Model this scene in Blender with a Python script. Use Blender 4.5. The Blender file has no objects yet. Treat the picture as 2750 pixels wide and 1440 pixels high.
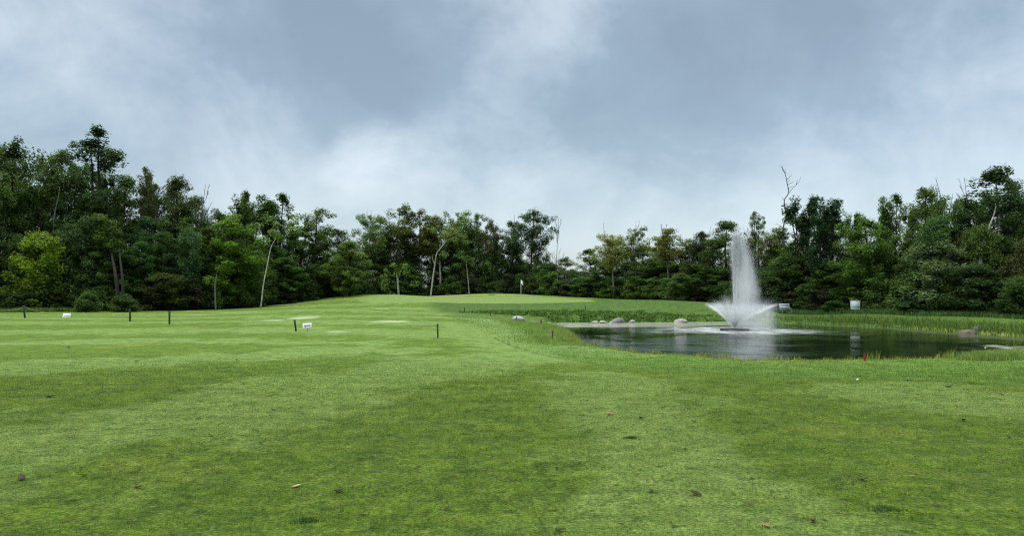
import bpy, math, random
import numpy as np
from mathutils import Vector, noise as mnoise

# ------------------------------------------------------------------ camera, light, sky
F, CX, HY, HC = 2000.0, 1375.0, 790.0, 1.65          # focal in photo px, centre, horizon row, eye height
scn = bpy.context.scene
cam_d = bpy.data.cameras.new('camera')
cam = bpy.data.objects.new('camera', cam_d)
scn.collection.objects.link(cam)
cam.location = (0, 0, HC)
cam.rotation_euler = (math.radians(90), 0, 0)
cam_d.sensor_width = 36
cam_d.lens = F / 2750 * 36
cam_d.shift_y = (HY - 720) / 2750
cam_d.clip_end = 6000
cam_d.clip_start = 0.05
scn.camera = cam
scn.view_settings.view_transform = 'Standard'
scn.view_settings.look = 'None'
scn.view_settings.exposure = 0.0
scn.view_settings.gamma = 1
scn.render.engine = 'CYCLES'
scn.cycles.use_denoising = True
scn.cycles.denoiser = "OPENIMAGEDENOISE"
scn.cycles.denoising_input_passes = "RGB_ALBEDO_NORMAL"
scn.cycles.denoising_prefilter = "NONE"
scn.cycles.use_adaptive_sampling = False
scn.cycles.filter_width = 1.15
scn.cycles.volume_bounces = 3
scn.cycles.volume_step_rate = 1.0
scn.cycles.max_bounces = 6
scn.cycles.transparent_max_bounces = 4

SUN_EL, SUN_ROT = math.radians(52), math.radians(-120)
sd_ = bpy.data.lights.new('sun', 'SUN')
sd_.energy = 1.5
sd_.angle = math.radians(28)
sd_.color = (1, 0.96, 0.9)
sun = bpy.data.objects.new('sun', sd_)
scn.collection.objects.link(sun)
_az = SUN_ROT
sdir = Vector((math.sin(_az) * math.cos(SUN_EL), math.cos(_az) * math.cos(SUN_EL), math.sin(SUN_EL)))
sun.rotation_euler = sdir.to_track_quat('Z', 'Y').to_euler()


class NT:
    """tiny node-tree helper"""
    def __init__(s, nt):
        s.nt = nt
        nt.nodes.clear()

    def n(s, typ, props=None, **inp):
        nd = s.nt.nodes.new(typ)
        for k, v in (props or {}).items():
            setattr(nd, k, v)
        for k, v in inp.items():
            key = int(k[1:]) if k[0] == '_' and k[1:].isdigit() else k.replace('__', ' ')
            sock = nd.inputs[key]
            if isinstance(v, bpy.types.NodeSocket):
                s.nt.links.new(v, sock)
            else:
                sock.default_value = v
        return nd

    def math(s, op, a, b=0.0, c=0.0, clamp=False):
        return s.n('ShaderNodeMath', {'operation': op, 'use_clamp': clamp}, _0=a, _1=b, _2=c).outputs[0]

    def vmath(s, op, a, b=(0, 0, 0)):
        nd = s.n('ShaderNodeVectorMath', {'operation': op}, _0=a, _1=b)
        return nd.outputs[1] if op in ('DOT_PRODUCT', 'LENGTH', 'DISTANCE') else nd.outputs[0]

    def noise(s, vec, scale, detail=4, rough=0.55, dist=0.0):
        return s.n('ShaderNodeTexNoise', None, Vector=vec, Scale=scale, Detail=detail, Roughness=rough, Distortion=dist)

    def ss(s, v, a, b, lo=0.0, hi=1.0):
        return s.n('ShaderNodeMapRange', {'interpolation_type': 'SMOOTHSTEP'}, _0=v, _1=a, _2=b, _3=lo, _4=hi).outputs[0]

    def mix(s, f, a, b, mode='MIX'):
        nd = s.nt.nodes.new('ShaderNodeMix')
        nd.data_type = 'RGBA'
        nd.blend_type = mode
        for i, v in ((0, f), (6, a), (7, b)):
            if isinstance(v, bpy.types.NodeSocket):
                s.nt.links.new(v, nd.inputs[i])
            else:
                nd.inputs[i].default_value = v if i == 0 or len(v) == 4 else (*v, 1)
        return nd.outputs[2]

    def attr(s, name):
        return s.n('ShaderNodeAttribute', {'attribute_name': name}).outputs['Fac']

    def scalevec(s, vec, sc):
        return s.vmath('MULTIPLY', vec, sc)

    def out(s, sh, disp=None):
        o = s.nt.nodes.new('ShaderNodeOutputMaterial')
        s.nt.links.new(sh, o.inputs[0])


world = bpy.data.worlds.new('World')
scn.world = world
world.use_nodes = True
W = NT(world.node_tree)
sky = W.n('ShaderNodeTexSky', {'sky_type': 'NISHITA', 'sun_disc': False, 'sun_elevation': SUN_EL, 'sun_rotation': SUN_ROT})
gen = W.n('ShaderNodeTexCoord').outputs['Generated']
nrm = W.vmath('NORMALIZE', gen)
stretched = W.scalevec(nrm, (1, 1, 1.7))
wn = W.noise(stretched, 4.5, 6, 0.62)
warp = W.vmath('SUBTRACT', wn.outputs['Color'], (0.5, 0.5, 0.5))
warp = W.scalevec(warp, (0.16, 0.16, 0.12))
dirw = W.vmath('NORMALIZE', W.vmath('ADD', nrm, warp))


def sdir_px(px, py):
    return Vector(((px - CX) / F, 1, (HY - py) / F)).normalized()


BL = [(430, 130, 270, .26), (200, 230, 260, .14), (1610, -20, 200, .22), (1520, 80, 150, .12), (1400, 210, 200, .05), (1250, 180, 200, .04),
      (790, 430, 230, .46), (1040, 450, 170, .46), (1250, 560, 330, .10), (1920, 480, 330, .24), (2480, 340, 300, .24),
      (2300, 500, 360, .16), (1600, 560, 420, .10), (600, 560, 300, .06),
      (720, 150, 330, -.26), (950, 250, 300, -.30), (1080, 90, 260, -.14), (1950, 180, 360, -.36), (1700, 300, 300, -.30),
      (2230, 150, 330, -.2), (2500, 60, 330, -.14), (120, 360, 260, -.12), (40, 60, 200, .05), (1230, 330, 200, -.05)]
acc = W.math('ADD', 0.44, 0.0)
for (px, py, r, w) in BL:
    dt = W.vmath('DOT_PRODUCT', dirw, tuple(sdir_px(px, py)))
    k = W.ss(dt, math.cos(r * 1.25 / F), 1.0, 0.0, w * .80)
    acc = W.math('ADD', acc, k)
n2 = W.noise(W.scalevec(nrm, (1, 1, 1.25)), 5.0, 8, 0.58, 0.6).outputs['Fac']
acc = W.math('ADD', acc, W.math('MULTIPLY', W.math('SUBTRACT', n2, 0.5), .95))
n3 = W.noise(W.scalevec(nrm, (1, 1, 1.2)), 13.0, 6, 0.6, 0.2).outputs['Fac']
acc = W.math('ADD', acc, W.math('MULTIPLY', W.math('SUBTRACT', n3, 0.5), 0.5))
sepz = W.n('ShaderNodeSeparateXYZ', None, _0=nrm).outputs[2]
ramp = W.n('ShaderNodeValToRGB', None, _0=acc)
cr = ramp.color_ramp
cr.elements[0].position = 0.0
cr.elements[0].color = (.215, .272, .312, 1)
cr.elements[1].position = 1.0
cr.elements[1].color = (.640, .690, .730, 1)
e = cr.elements.new(0.30); e.color = (.260, .330, .375, 1)
e = cr.elements.new(0.52); e.color = (.365, .440, .482, 1)
e = cr.elements.new(0.75); e.color = (.495, .562, .592, 1)
hz = W.ss(sepz, 0.0, 0.22, 0.65, 0.0)
ccol = W.mix(hz, ramp.outputs[0], (.50, .56, .61))
# violet tint patches in the heavy cloud
tn = W.noise(nrm, 2.1, 3, 0.5).outputs['Fac']
ccol = W.mix(W.ss(tn, .42, .62, 0.0, .5), ccol, W.mix(1.0, ccol, (1.03, .985, 1.03), 'MULTIPLY'))
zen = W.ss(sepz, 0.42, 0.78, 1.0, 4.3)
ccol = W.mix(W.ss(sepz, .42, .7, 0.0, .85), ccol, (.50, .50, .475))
bg1 = W.n('ShaderNodeBackground', None, Color=sky.outputs[0], Strength=0.05)
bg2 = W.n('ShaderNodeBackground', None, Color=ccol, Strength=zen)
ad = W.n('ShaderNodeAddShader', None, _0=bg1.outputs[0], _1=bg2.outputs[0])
wo = W.nt.nodes.new('ShaderNodeOutputWorld')
W.nt.links.new(ad.outputs[0], wo.inputs[0])

rng = np.random.default_rng(7)
random.seed(7)
C = scn.collection


# ------------------------------------------------------------------ general helpers
def P(px, py, d):
    return np.array([(px - CX) / F * d, d, HC - (py - HY) / F * d])


def XY(px, d):
    return ((px - CX) / F * d, d)


def tag(o, label=None, cat=None, group=None, kind=None):
    if label: o['label'] = label
    if cat: o['category'] = cat
    if group: o['group'] = group
    if kind: o['kind'] = kind
    return o


def mesh_np(name, verts, faces, attrs=None, smooth=False):
    """verts (N,3); faces: array (M,k) or list of arrays with different k"""
    me = bpy.data.meshes.new(name)
    if not isinstance(faces, list):
        faces = [faces]
    faces = [np.asarray(f, dtype=np.int32) for f in faces if len(f)]
    verts = np.asarray(verts, dtype=np.float32)
    me.vertices.add(len(verts))
    me.vertices.foreach_set('co', verts.ravel())
    loops = np.concatenate([f.ravel() for f in faces])
    sizes = np.concatenate([np.full(len(f), f.shape[1], dtype=np.int32) for f in faces])
    starts = np.concatenate([[0], np.cumsum(sizes)[:-1]]).astype(np.int32)
    me.loops.add(len(loops))
    me.loops.foreach_set('vertex_index', loops)
    me.polygons.add(len(sizes))
    me.polygons.foreach_set('loop_start', starts)
    me.polygons.foreach_set('loop_total', sizes)
    if smooth:
        me.polygons.foreach_set('use_smooth', np.ones(len(sizes), dtype=bool))
    me.update(calc_edges=True)
    for k, v in (attrs or {}).items():
        a = me.attributes.new(k, 'FLOAT', 'POINT')
        a.data.foreach_set('value', np.asarray(v, dtype=np.float32))
    return me


def link(name, me, mat=None, parent=None, loc=None, rz=0.0, color=None):
    o = bpy.data.objects.new(name, me)
    C.objects.link(o)
    if mat is not None and me is not None and not me.materials:
        me.materials.append(mat)
    if parent: o.parent = parent
    if loc is not None: o.location = loc
    if rz: o.rotation_euler = (0, 0, rz)
    if color: o.color = (*color, 1)
    return o


def empty(name, loc, rz=0.0):
    o = bpy.data.objects.new(name, None)
    C.objects.link(o)
    o.location = loc
    o.rotation_euler = (0, 0, rz)
    o.empty_display_size = 0.2
    return o


class MB:
    """collects tubes / boxes, builds one mesh"""
    def __init__(s):
        s.v, s.q, s.t, s.k = [], [], [], 0

    def add(s, v, q=None, t=None):
        v = np.asarray(v, dtype=float)
        s.v.append(v)
        if q is not None and len(q): s.q.append(np.asarray(q) + s.k)
        if t is not None and len(t): s.t.append(np.asarray(t) + s.k)
        s.k += len(v)

    def tube(s, pts, rad, n=6, cap=True):
        pts = np.asarray(pts, dtype=float)
        rad = np.broadcast_to(np.asarray(rad, dtype=float), (len(pts),))
        d = np.gradient(pts, axis=0)
        d /= np.linalg.norm(d, axis=1)[:, None] + 1e-9
        ref = np.array([0.31, 0.93, 0.17])
        u = np.cross(d, ref); u /= np.linalg.norm(u, axis=1)[:, None] + 1e-9
        w = np.cross(d, u)
        a = np.arange(n) / n * 2 * math.pi
        ring = pts[:, None, :] + rad[:, None, None] * (np.cos(a)[None, :, None] * u[:, None, :] + np.sin(a)[None, :, None] * w[:, None, :])
        v = ring.reshape(-1, 3)
        q = []
        for i in range(len(pts) - 1):
            for j in range(n):
                q.append((i * n + j, i * n + (j + 1) % n, (i + 1) * n + (j + 1) % n, (i + 1) * n + j))
        t = []
        if cap:
            c0, c1 = len(v), len(v) + 1
            v = np.vstack([v, pts[0], pts[-1]])
            for j in range(n):
                t.append((c0, (j + 1) % n, j))
                b = (len(pts) - 1) * n
                t.append((c1, b + j, b + (j + 1) % n))
        s.add(v, q, t)

    def box(s, c, sz, rot=None, bev=0.0):
        """box with chamfered vertical and horizontal edges when bev > 0"""
        x, y, z = [k / 2 for k in sz]
        if bev <= 0:
            v = np.array([(i * x, j * y, k * z) for k in (-1, 1) for j in (-1, 1) for i in (-1, 1)], dtype=float)
            q = [(0, 2, 3, 1), (4, 5, 7, 6), (0, 1, 5, 4), (2, 6, 7, 3), (0, 4, 6, 2), (1, 3, 7, 5)]
            t = []
        else:
            b = bev
            lay = [(-z, x - b, y - b), (-z + b, x, y), (z - b, x, y), (z, x - b, y - b)]
            v = []
            for (zz, xx, yy) in lay:
                for (i, j) in ((-1, -1), (1, -1), (1, 1), (-1, 1)):
                    v.append((i * xx, j * yy, zz))
            q = [(3, 2, 1, 0), (12, 13, 14, 15)]
            for l in range(3):
                for j in range(4):
                    q.append((l * 4 + j, l * 4 + (j + 1) % 4, (l + 1) * 4 + (j + 1) % 4, (l + 1) * 4 + j))
            v = np.array(v); t = []
        if rot is not None:
            v = v @ np.array(rot).T
        s.add(v + np.array(c), q, t)

    def mesh(s, name, smooth=False):
        f = []
        if s.q: f.append(np.vstack(s.q))
        if s.t: f.append(np.vstack(s.t))
        return mesh_np(name, np.vstack(s.v), f, smooth=smooth)

    def build(s, name, mat, parent=None, loc=None, rz=0.0, smooth=False, color=None):
        return link(name, s.mesh(name, smooth), mat, parent, loc, rz, color)


def seg_dist(x, y, pts, closed=True):
    """unsigned distance to polyline"""
    pts = np.asarray(pts, dtype=float)
    n = len(pts)
    best = np.full(x.shape, 1e9)
    for i in range(n if closed else n - 1):
        a, b = pts[i], pts[(i + 1) % n]
        ab = b - a
        L = (ab ** 2).sum() + 1e-12
        t = np.clip(((x - a[0]) * ab[0] + (y - a[1]) * ab[1]) / L, 0, 1)
        best = np.minimum(best, np.hypot(x - a[0] - t * ab[0], y - a[1] - t * ab[1]))
    return best


def inside(x, y, pts):
    pts = np.asarray(pts, dtype=float)
    c = np.zeros(x.shape, dtype=bool)
    n = len(pts)
    for i in range(n):
        (x0, y0), (x1, y1) = pts[i], pts[(i + 1) % n]
        if y0 == y1: continue
        m = ((y0 > y) != (y1 > y)) & (x < (x1 - x0) * (y - y0) / (y1 - y0) + x0)
        c ^= m
    return c


def sstep(v, a, b):
    t = np.clip((v - a) / (b - a), 0, 1)
    return t * t * (3 - 2 * t)


def catmull(pts, k=5, closed=True):
    pts = np.asarray(pts, dtype=float)
    n = len(pts)
    o = []
    for i in range(n if closed else n - 1):
        p0, p1, p2, p3 = [pts[(i + j) % n] if closed else pts[min(max(i + j, 0), n - 1)] for j in (-1, 0, 1, 2)]
        for s in range(k):
            t = s / k
            o.append(0.5 * (2 * p1 + (p2 - p0) * t + (2 * p0 - 5 * p1 + 4 * p2 - p3) * t * t + (3 * p1 - p0 - 3 * p2 + p3) * t ** 3))
    if not closed: o.append(pts[-1])
    return np.array(o)


_ph = rng.uniform(0, 6.28, (40, 2))
_kd = rng.normal(size=(40, 2)); _kd /= np.linalg.norm(_kd, axis=1)[:, None]


def wavy(x, y, wl, seed=0, n=9):
    """cheap smooth pseudo-noise, about -1..1"""
    o = np.zeros_like(x)
    for i in range(n):
        j = (i + seed * 7) % 40
        f = 2 * math.pi / (wl * (0.6 + 0.13 * i))
        o = o + np.sin(f * (x * _kd[j, 0] + y * _kd[j, 1]) + _ph[j, 0])
    return o / (n ** 0.5) / 1.4


# ------------------------------------------------------------------ terrain
WZ = -0.60


def wpt(px, py):
    d = (HC - WZ) * F / (py - HY)
    return XY(px, d)


pond_px = [(1482, 870), (1520, 867), (1600, 867), (1750, 866.5), (1900, 865), (1960, 865), (2020, 866), (2100, 868.5), (2200, 872),
           (2300, 877), (2400, 881), (2470, 886), (2560, 894), (2650, 900), (2750, 908), (2950, 925), (3150, 955),
           (3050, 1010), (2880, 992), (2750, 966), (2690, 968), (2620, 980), (2500, 988), (2322, 989), (2100, 987), (1980, 983),
           (1904, 977), (1828, 970), (1753, 967), (1677, 959), (1627, 951), (1588, 939), (1566, 915), (1548, 900), (1520, 886), (1492, 878)]
POND = catmull([wpt(*p) for p in pond_px], 4)


def pond_sd(x, y):
    d = seg_dist(x, y, POND)
    return np.where(inside(x, y, POND), -d, d)


# control points of the land as (photo column, photo row, distance)
ctl = []
for px in (-900, 200, 1375, 2600, 3600):
    ctl.append((*XY(px, 5), 0.0)); ctl.append((*XY(px, 10), 0.0))
for (x, y, z) in [(-30, 0, 0), (30, 0, 0), (0, -15, 0), (-40, -15, 0), (40, -15, 0), (0, 1, 0), (0, 15, .0), (-12, 20, 0), (-20, 30, 0), (-50, 40, 0),
                  (60, 40, .1), (70, 60, .4), (60, 80, .5), (45, 90, .3), (40, 110, .2), (0, 130, .3), (-40, 120, .2), (-70, 90, 0.1), (-80, 60, 0.1)]:
    ctl.append((x, y, z))
for (px, py, d) in [(1176, 908, 28), (792, 890, 33), (455, 872, 40), (349, 864, 45), (67, 855, 50),
                    (0, 838, 68), (300, 835, 75), (500, 832.5, 80), (700, 824, 85), (800, 815, 88), (870, 805, 90), (930, 796, 92), (990, 791.5, 93),
                    (1060, 793, 96), (960, 815, 80), (1100, 814, 78), (1200, 814, 78), (1400, 816, 77), (1550, 812, 80), (1400, 796.5, 101), (1250, 797, 101),
                    (1100, 797, 100), (1340, 788, 108), (1440, 793, 106), (1200, 793, 107), (1100, 800, 112), (1340, 797, 116), (1500, 801, 96),
                    (1600, 806.5, 88), (1700, 806, 82), (1800, 808, 77), (1850, 812, 74), (1900, 821, 70), (1950, 831, 66), (2010, 842, 66),
                    (1500, 833, 66), (1650, 836, 66), (1800, 838, 65), (1400, 835, 66), (1300, 838, 60), (1250, 840, 57),
                    (2115, 840, 72), (2297, 839, 66), (2450, 846, 60), (2600, 852, 56), (2750, 862, 52), (2200, 852, 66),
                    (1390, 862, 52), (1300, 857, 48), (1200, 848, 52), (1484, 918, 30), (1453, 872, 45), (1420, 880, 41), (1540, 934, 26.5), (1300, 885, 35),
                    (1390, 900, 33), (1100, 845, 60), (1100, 830, 70), (900, 830, 72), (700, 840, 64), (1640, 958, 23.4), (1828, 973, 21.8), (2000, 977, 21.2), (2322, 976, 20.6),
                    (2560, 974, 21), (2750, 955, 23), (2100, 1010, 16.5), (2750, 1040, 13.4), (2500, 1060, 12.4),
                    (1000, 830, 60), (600, 850, 52)]:
    p = P(px, py, d)
    ctl.append(tuple(p))
ctl = np.array(ctl)


def _U(r2):
    return 0.5 * r2 * np.log(r2 + 1e-9)


_n = len(ctl)
_S = 0.01
_XYc = ctl[:, :2] * _S
_K = _U(((_XYc[:, None] - _XYc[None]) ** 2).sum(-1)) + np.eye(_n) * 2e-5
_A = np.zeros((_n + 3, _n + 3))
_A[:_n, :_n] = _K
_A[:_n, _n:] = np.c_[np.ones(_n), _XYc]
_A[_n:, :_n] = _A[:_n, _n:].T
_w = np.linalg.solve(_A, np.r_[ctl[:, 2], 0, 0, 0])


def tps(x, y):
    xs, ys = x * _S, y * _S
    o = _w[_n] + _w[_n + 1] * xs + _w[_n + 2] * ys
    for i in range(_n):
        o = o + _w[i] * _U((xs - _XYc[i, 0]) ** 2 + (ys - _XYc[i, 1]) ** 2)
    return o


# line where the closely mown fairway ends and the longer grass by the pond begins
MOW = catmull([P(px, py, d)[:2] for (px, py, d) in
               [(1120, 812, 79), (1140, 830, 68), (1165, 843, 57), (1230, 865, 43), (1300, 893, 32.5), (1390, 928, 24.5), (1561, 958, 20.3), (1702, 975, 18.4),
                (1854, 984, 17.4), (2100, 997, 16.2), (2353, 1012, 15.1), (2750, 1040, 13.4), (3300, 1085, 11.2)]], 6, closed=False)
ROUGHP = np.vstack([MOW, [(60, 11), (60, 90), (10, 95), (9, 79)], ])
GREEN = catmull([P(px, py, d)[:2] for (px, py, d) in
                 [(955, 803, 86), (1000, 813, 79.5), (1200, 814, 78), (1400, 816, 77), (1540, 812, 81), (1590, 808, 88), (1490, 800, 97), (1400, 797, 102),
                  (1250, 797, 102), (1100, 797, 101), (1000, 797, 96)]], 4)
EDGE_T = np.array([(-900, 50), (-400, 60), (0, 71), (300, 77), (600, 83), (850, 95), (1000, 113), (1200, 119), (1400, 117), (1550, 107), (1700, 97), (1850, 86),
                   (2000, 80), (2200, 75), (2450, 66), (2750, 60), (3200, 52), (3600, 45)], dtype=float)


def edge_d(px):
    return np.interp(px, EDGE_T[:, 0], EDGE_T[:, 1])


FAIR_T = np.array([(-900, 47), (-400, 55), (0, 66), (140, 68.5), (300, 74), (480, 79), (600, 82), (850, 93), (1000, 98), (1200, 106), (1400, 106), (1550, 100)], dtype=float)


def ground_z(x, y):
    x = np.asarray(x, dtype=float); y = np.asarray(y, dtype=float)
    r = np.hypot(x, y - 40)
    z = tps(x, y)
    far = sstep(r, 95, 150)
    z = z * (1 - far) + 0.2 * far
    sd = pond_sd(x, y)
    rsd = seg_dist(x, y, MOW, closed=False)
    rin = inside(x, y, ROUGHP)
    z = z + np.where(rin, sstep(rsd, 0, .25) * .03, 0) * sstep(60 - y, 0, 20)
    z = z + .012 * wavy(x, y, 3.5, 1) + .02 * wavy(x, y, 9, 2) * sstep(y, 8, 20)
    near = 1 - sstep(sd, 2, 8)
    z = np.maximum(z, -0.44 * near - 5 * (1 - near))
    k = sstep(sd, -0.15, 0.75)
    z = (WZ - 0.12) * (1 - k) + z * k
    z = np.where(sd < -0.15, WZ - 0.12 - 0.8 * sstep(-sd, 0.1, 3.0), z)
    return z


def gz(x, y):
    return float(ground_z(np.array([x]), np.array([y]))[0])


def seg_blob(x, y, pts, w):
    return 1 - sstep(seg_dist(x, y, pts, closed=False), w * 0.1, w * 1.9)


def zones(x, y):
    px = x / np.maximum(y, 1) * F + CX
    wob = .35 * wavy(x, y, 2.3, 3)
    xw, yw = x + wob, y + .8 * wavy(x, y, 3.1, 4)
    sage = np.zeros_like(x)
    for pts, w in (([(-9, 5), (-6, 8), (-4.2, 10), (-2.9, 14), (-1.0, 19), (1.5, 23)], 1.7), ([(1.2, 3), (1.5, 8), (1.7, 14)], 1.0), ([(1.7, 12), (2.2, 15)], 1.2),
                   ([(9.5, 8), (7.4, 11.5), (6.6, 13)], 1.5), ([(-13, 15), (-9, 18), (-4, 22)], 1.5), ([(-25, 32), (-10, 34), (-3, 30)], 2.2),
                   ([(-40, 44), (-20, 45), (-5, 40)], 2.5), ([(-2.5, 40), (-1.2, 30), (0.3, 25)], 1.6), ([(-20, 24), (-12, 26), (-5, 25)], 1.2)):
        sage = np.maximum(sage, seg_blob(xw, yw, pts, w))
    cross = .5 + .22 * wavy(x * .25, y * 1.3, 2.6, 25) + .42 * np.sin(2 * math.pi * (y + .12 * x + .8 * wavy(x, y, 12, 5)) / 7.5)
    fd = sstep(y, 36, 46)
    sage = sage * (1 - fd) + fd * (.15 + .75 * cross)
    sage = np.clip(sage + .22 * wavy(x, y, 1.8, 6) + .16 * wavy(x, y, .7, 2), 0, 1)
    sd = pond_sd(x, y)
    rin = inside(x, y, ROUGHP)
    rsd = seg_dist(x, y, MOW, closed=False)
    rw = .12 + 2.2 * sstep(y, 20, 26)
    rough = np.where(rin, sstep(rsd, -.05, rw), 0.0)
    mound = rough * sstep(y, 46, 60)
    gsd = seg_dist(x, y, GREEN)
    green = np.where(inside(x, y, GREEN), sstep(gsd, -.1, .6), 0)
    ed = edge_d(px)
    fair = np.interp(px, FAIR_T[:, 0], FAIR_T[:, 1], right=400)
    lrough = sstep(y - fair - .6 * wavy(x, y, 6, 8), 0, .8)
    lrough = np.where(px > 1550, 0, lrough)
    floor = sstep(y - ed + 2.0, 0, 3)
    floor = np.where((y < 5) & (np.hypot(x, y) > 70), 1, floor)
    bank = (1 - sstep(sd, .2, 1.3)) * (y < 48)
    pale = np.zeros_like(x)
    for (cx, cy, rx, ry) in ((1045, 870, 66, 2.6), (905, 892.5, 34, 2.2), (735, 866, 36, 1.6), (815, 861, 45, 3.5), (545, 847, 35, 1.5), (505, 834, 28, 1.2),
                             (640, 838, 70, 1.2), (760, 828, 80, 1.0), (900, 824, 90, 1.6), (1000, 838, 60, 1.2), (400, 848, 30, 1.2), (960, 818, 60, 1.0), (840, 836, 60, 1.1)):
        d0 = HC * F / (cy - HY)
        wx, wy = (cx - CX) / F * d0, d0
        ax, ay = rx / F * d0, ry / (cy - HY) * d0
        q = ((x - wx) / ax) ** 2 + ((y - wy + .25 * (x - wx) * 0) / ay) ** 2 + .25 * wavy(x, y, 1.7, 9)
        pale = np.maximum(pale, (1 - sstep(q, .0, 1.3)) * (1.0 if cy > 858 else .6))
    semi = rough * (1 - sstep(rsd, 3, 7)) * sstep(y, 22, 28) * (1 - sstep(y, 46, 56))
    line = (1 - sstep(np.abs(rsd - .06), .02, .16)) * (y < 30) * rin
    sand = np.zeros_like(x)
    for (a, b, c) in (([P(1165, 793, 104)[:2], P(1295, 794, 104)[:2]], .9, 1), ([P(1345, 793, 104)[:2], P(1440, 794, 104)[:2]], .9, 1)):
        sand = np.maximum(sand, 1 - sstep(seg_dist(x, y, a, closed=False), .7, 1.1))
    return dict(sage=sage, rough=rough, mound=mound, green=green, lrough=lrough, floor=floor, bank=bank, pale=pale, semi=semi, line=line, sand=sand)


# polar grid of land around the camera
rr = np.concatenate([[0.6, 1.2, 1.8, 2.4], np.exp(np.arange(math.log(3.0), math.log(140), 0.0065)), np.exp(np.linspace(math.log(142), math.log(4500), 40))])
th_f = np.radians(np.arange(-41, 41.001, 0.14))
th_b = np.radians(np.arange(43, 318, 3.0))
th = np.concatenate([th_f, th_b])
RR, TH = np.meshgrid(rr, th, indexing='ij')
GX, GY = (RR * np.sin(TH)).ravel(), (RR * np.cos(TH)).ravel()
GZ = ground_z(GX, GY)
nT = len(th)
i_, j_ = np.meshgrid(np.arange(len(rr) - 1), np.arange(nT), indexing='ij')
a0 = (i_ * nT + j_).ravel(); a1 = (i_ * nT + (j_ + 1) % nT).ravel()
gq = np.c_[a0, a0 + nT, a1 + nT, a1]
V = np.c_[GX, GY, GZ]
V = np.vstack([V, [0, 0, GZ[0]]])
ct = np.c_[np.full(nT, len(V) - 1), np.arange(nT), (np.arange(nT) + 1) % nT]
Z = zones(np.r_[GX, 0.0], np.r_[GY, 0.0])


# ------------------------------------------------------------------ materials
def new_mat(name):
    m = bpy.data.materials.new(name)
    m.use_nodes = True
    return m, NT(m.node_tree)


def turf_nodes(N, pos):
    """colour of the turf from the zone attributes and noise, shared by the soil sheet and the blades"""
    A = {k: N.attr(k) for k in ('sage', 'rough', 'mound', 'green', 'lrough', 'floor', 'bank', 'pale', 'semi', 'line', 'sand')}
    big = N.noise(pos, 0.35, 4, .6).outputs['Fac']
    mid = N.noise(pos, 1.7, 5, .6).outputs['Fac']
    fine = N.noise(pos, 9.0, 5, .65).outputs['Fac']
    yel = N.mix(N.ss(mid, .35, .65), (.056, .124, .005), (.102, .184, .010))
    yel = N.mix(N.ss(big, .54, .72, 0, .55), yel, (.205, .260, .035))
    sg = N.mix(N.ss(mid, .35, .65), (.122, .216, .040), (.176, .276, .066))
    c = N.mix(N.ss(N.math('ADD', A['sage'], N.math('MULTIPLY', N.math('SUBTRACT', mid, .5), .5)), .15, .8), yel, sg)
    # scattered darker, lusher clumps, then shadows of small bumps painted in
    spot = N.noise(pos, 2.6, 3, .6, .4).outputs['Fac']
    c = N.mix(N.ss(spot, .56, .68, 0, .60), c, (.050, .120, .016))
    bump_shade = N.noise(pos, 7.5, 2, .5, .3).outputs['Fac']
    c = N.mix(N.ss(bump_shade, .60, .70, 0, .75), c, (.030, .062, .012))
    c = N.mix(N.ss(fine, .38, .72, 0, .40), c, (.225, .300, .060))
    rgh = N.mix(N.ss(mid, .38, .62), (.080, .165, .018), (.130, .225, .035))
    rgh = N.mix(N.ss(spot, .55, .68, 0, .6), rgh, (.045, .105, .015))
    c = N.mix(A['rough'], c, rgh)
    c = N.mix(N.math('MULTIPLY', A['semi'], N.ss(mid, .35, .6, .3, .9)), c, (.20, .30, .10))
    md = N.mix(N.ss(spot, .42, .62), (.042, .095, .012), (.092, .160, .024))
    c = N.mix(A['mound'], c, md)
    c = N.mix(N.math('MULTIPLY', A['bank'], N.ss(mid, .3, .6, .3, 1)), c, (.20, .24, .05))
    gr = N.mix(N.ss(mid, .3, .7), (.155, .245, .055), (.185, .275, .070))
    c = N.mix(A['green'], c, gr)
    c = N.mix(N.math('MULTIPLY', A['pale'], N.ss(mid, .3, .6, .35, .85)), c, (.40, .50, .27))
    c = N.mix(N.math('MULTIPLY', A['line'], N.ss(mid, .38, .62, .0, .6)), c, (.025, .06, .012))  # dark shadow line along the mown edge, painted into the turf
    c = N.mix(A['lrough'], c, N.mix(N.ss(mid, .35, .65), (.045, .10, .02), (.10, .165, .035)))
    c = N.mix(A['sand'], c, (.30, .28, .19))
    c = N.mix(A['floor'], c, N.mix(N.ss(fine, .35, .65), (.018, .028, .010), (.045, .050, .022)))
    g1 = N.noise(pos, 32, 3, .7).outputs['Fac']
    g2 = N.noise(pos, 6.0, 4, .65, .4).outputs['Fac']
    gm = N.math('MULTIPLY', N.ss(g1, .30, .70, .50, 1.52), N.ss(g2, .32, .68, .78, 1.18))
    gv = N.n('ShaderNodeCombineXYZ', None, _0=gm, _1=gm, _2=gm).outputs[0]
    c = N.mix(1.0, c, gv, 'MULTIPLY')
    return c, fine, bump_shade


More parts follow.
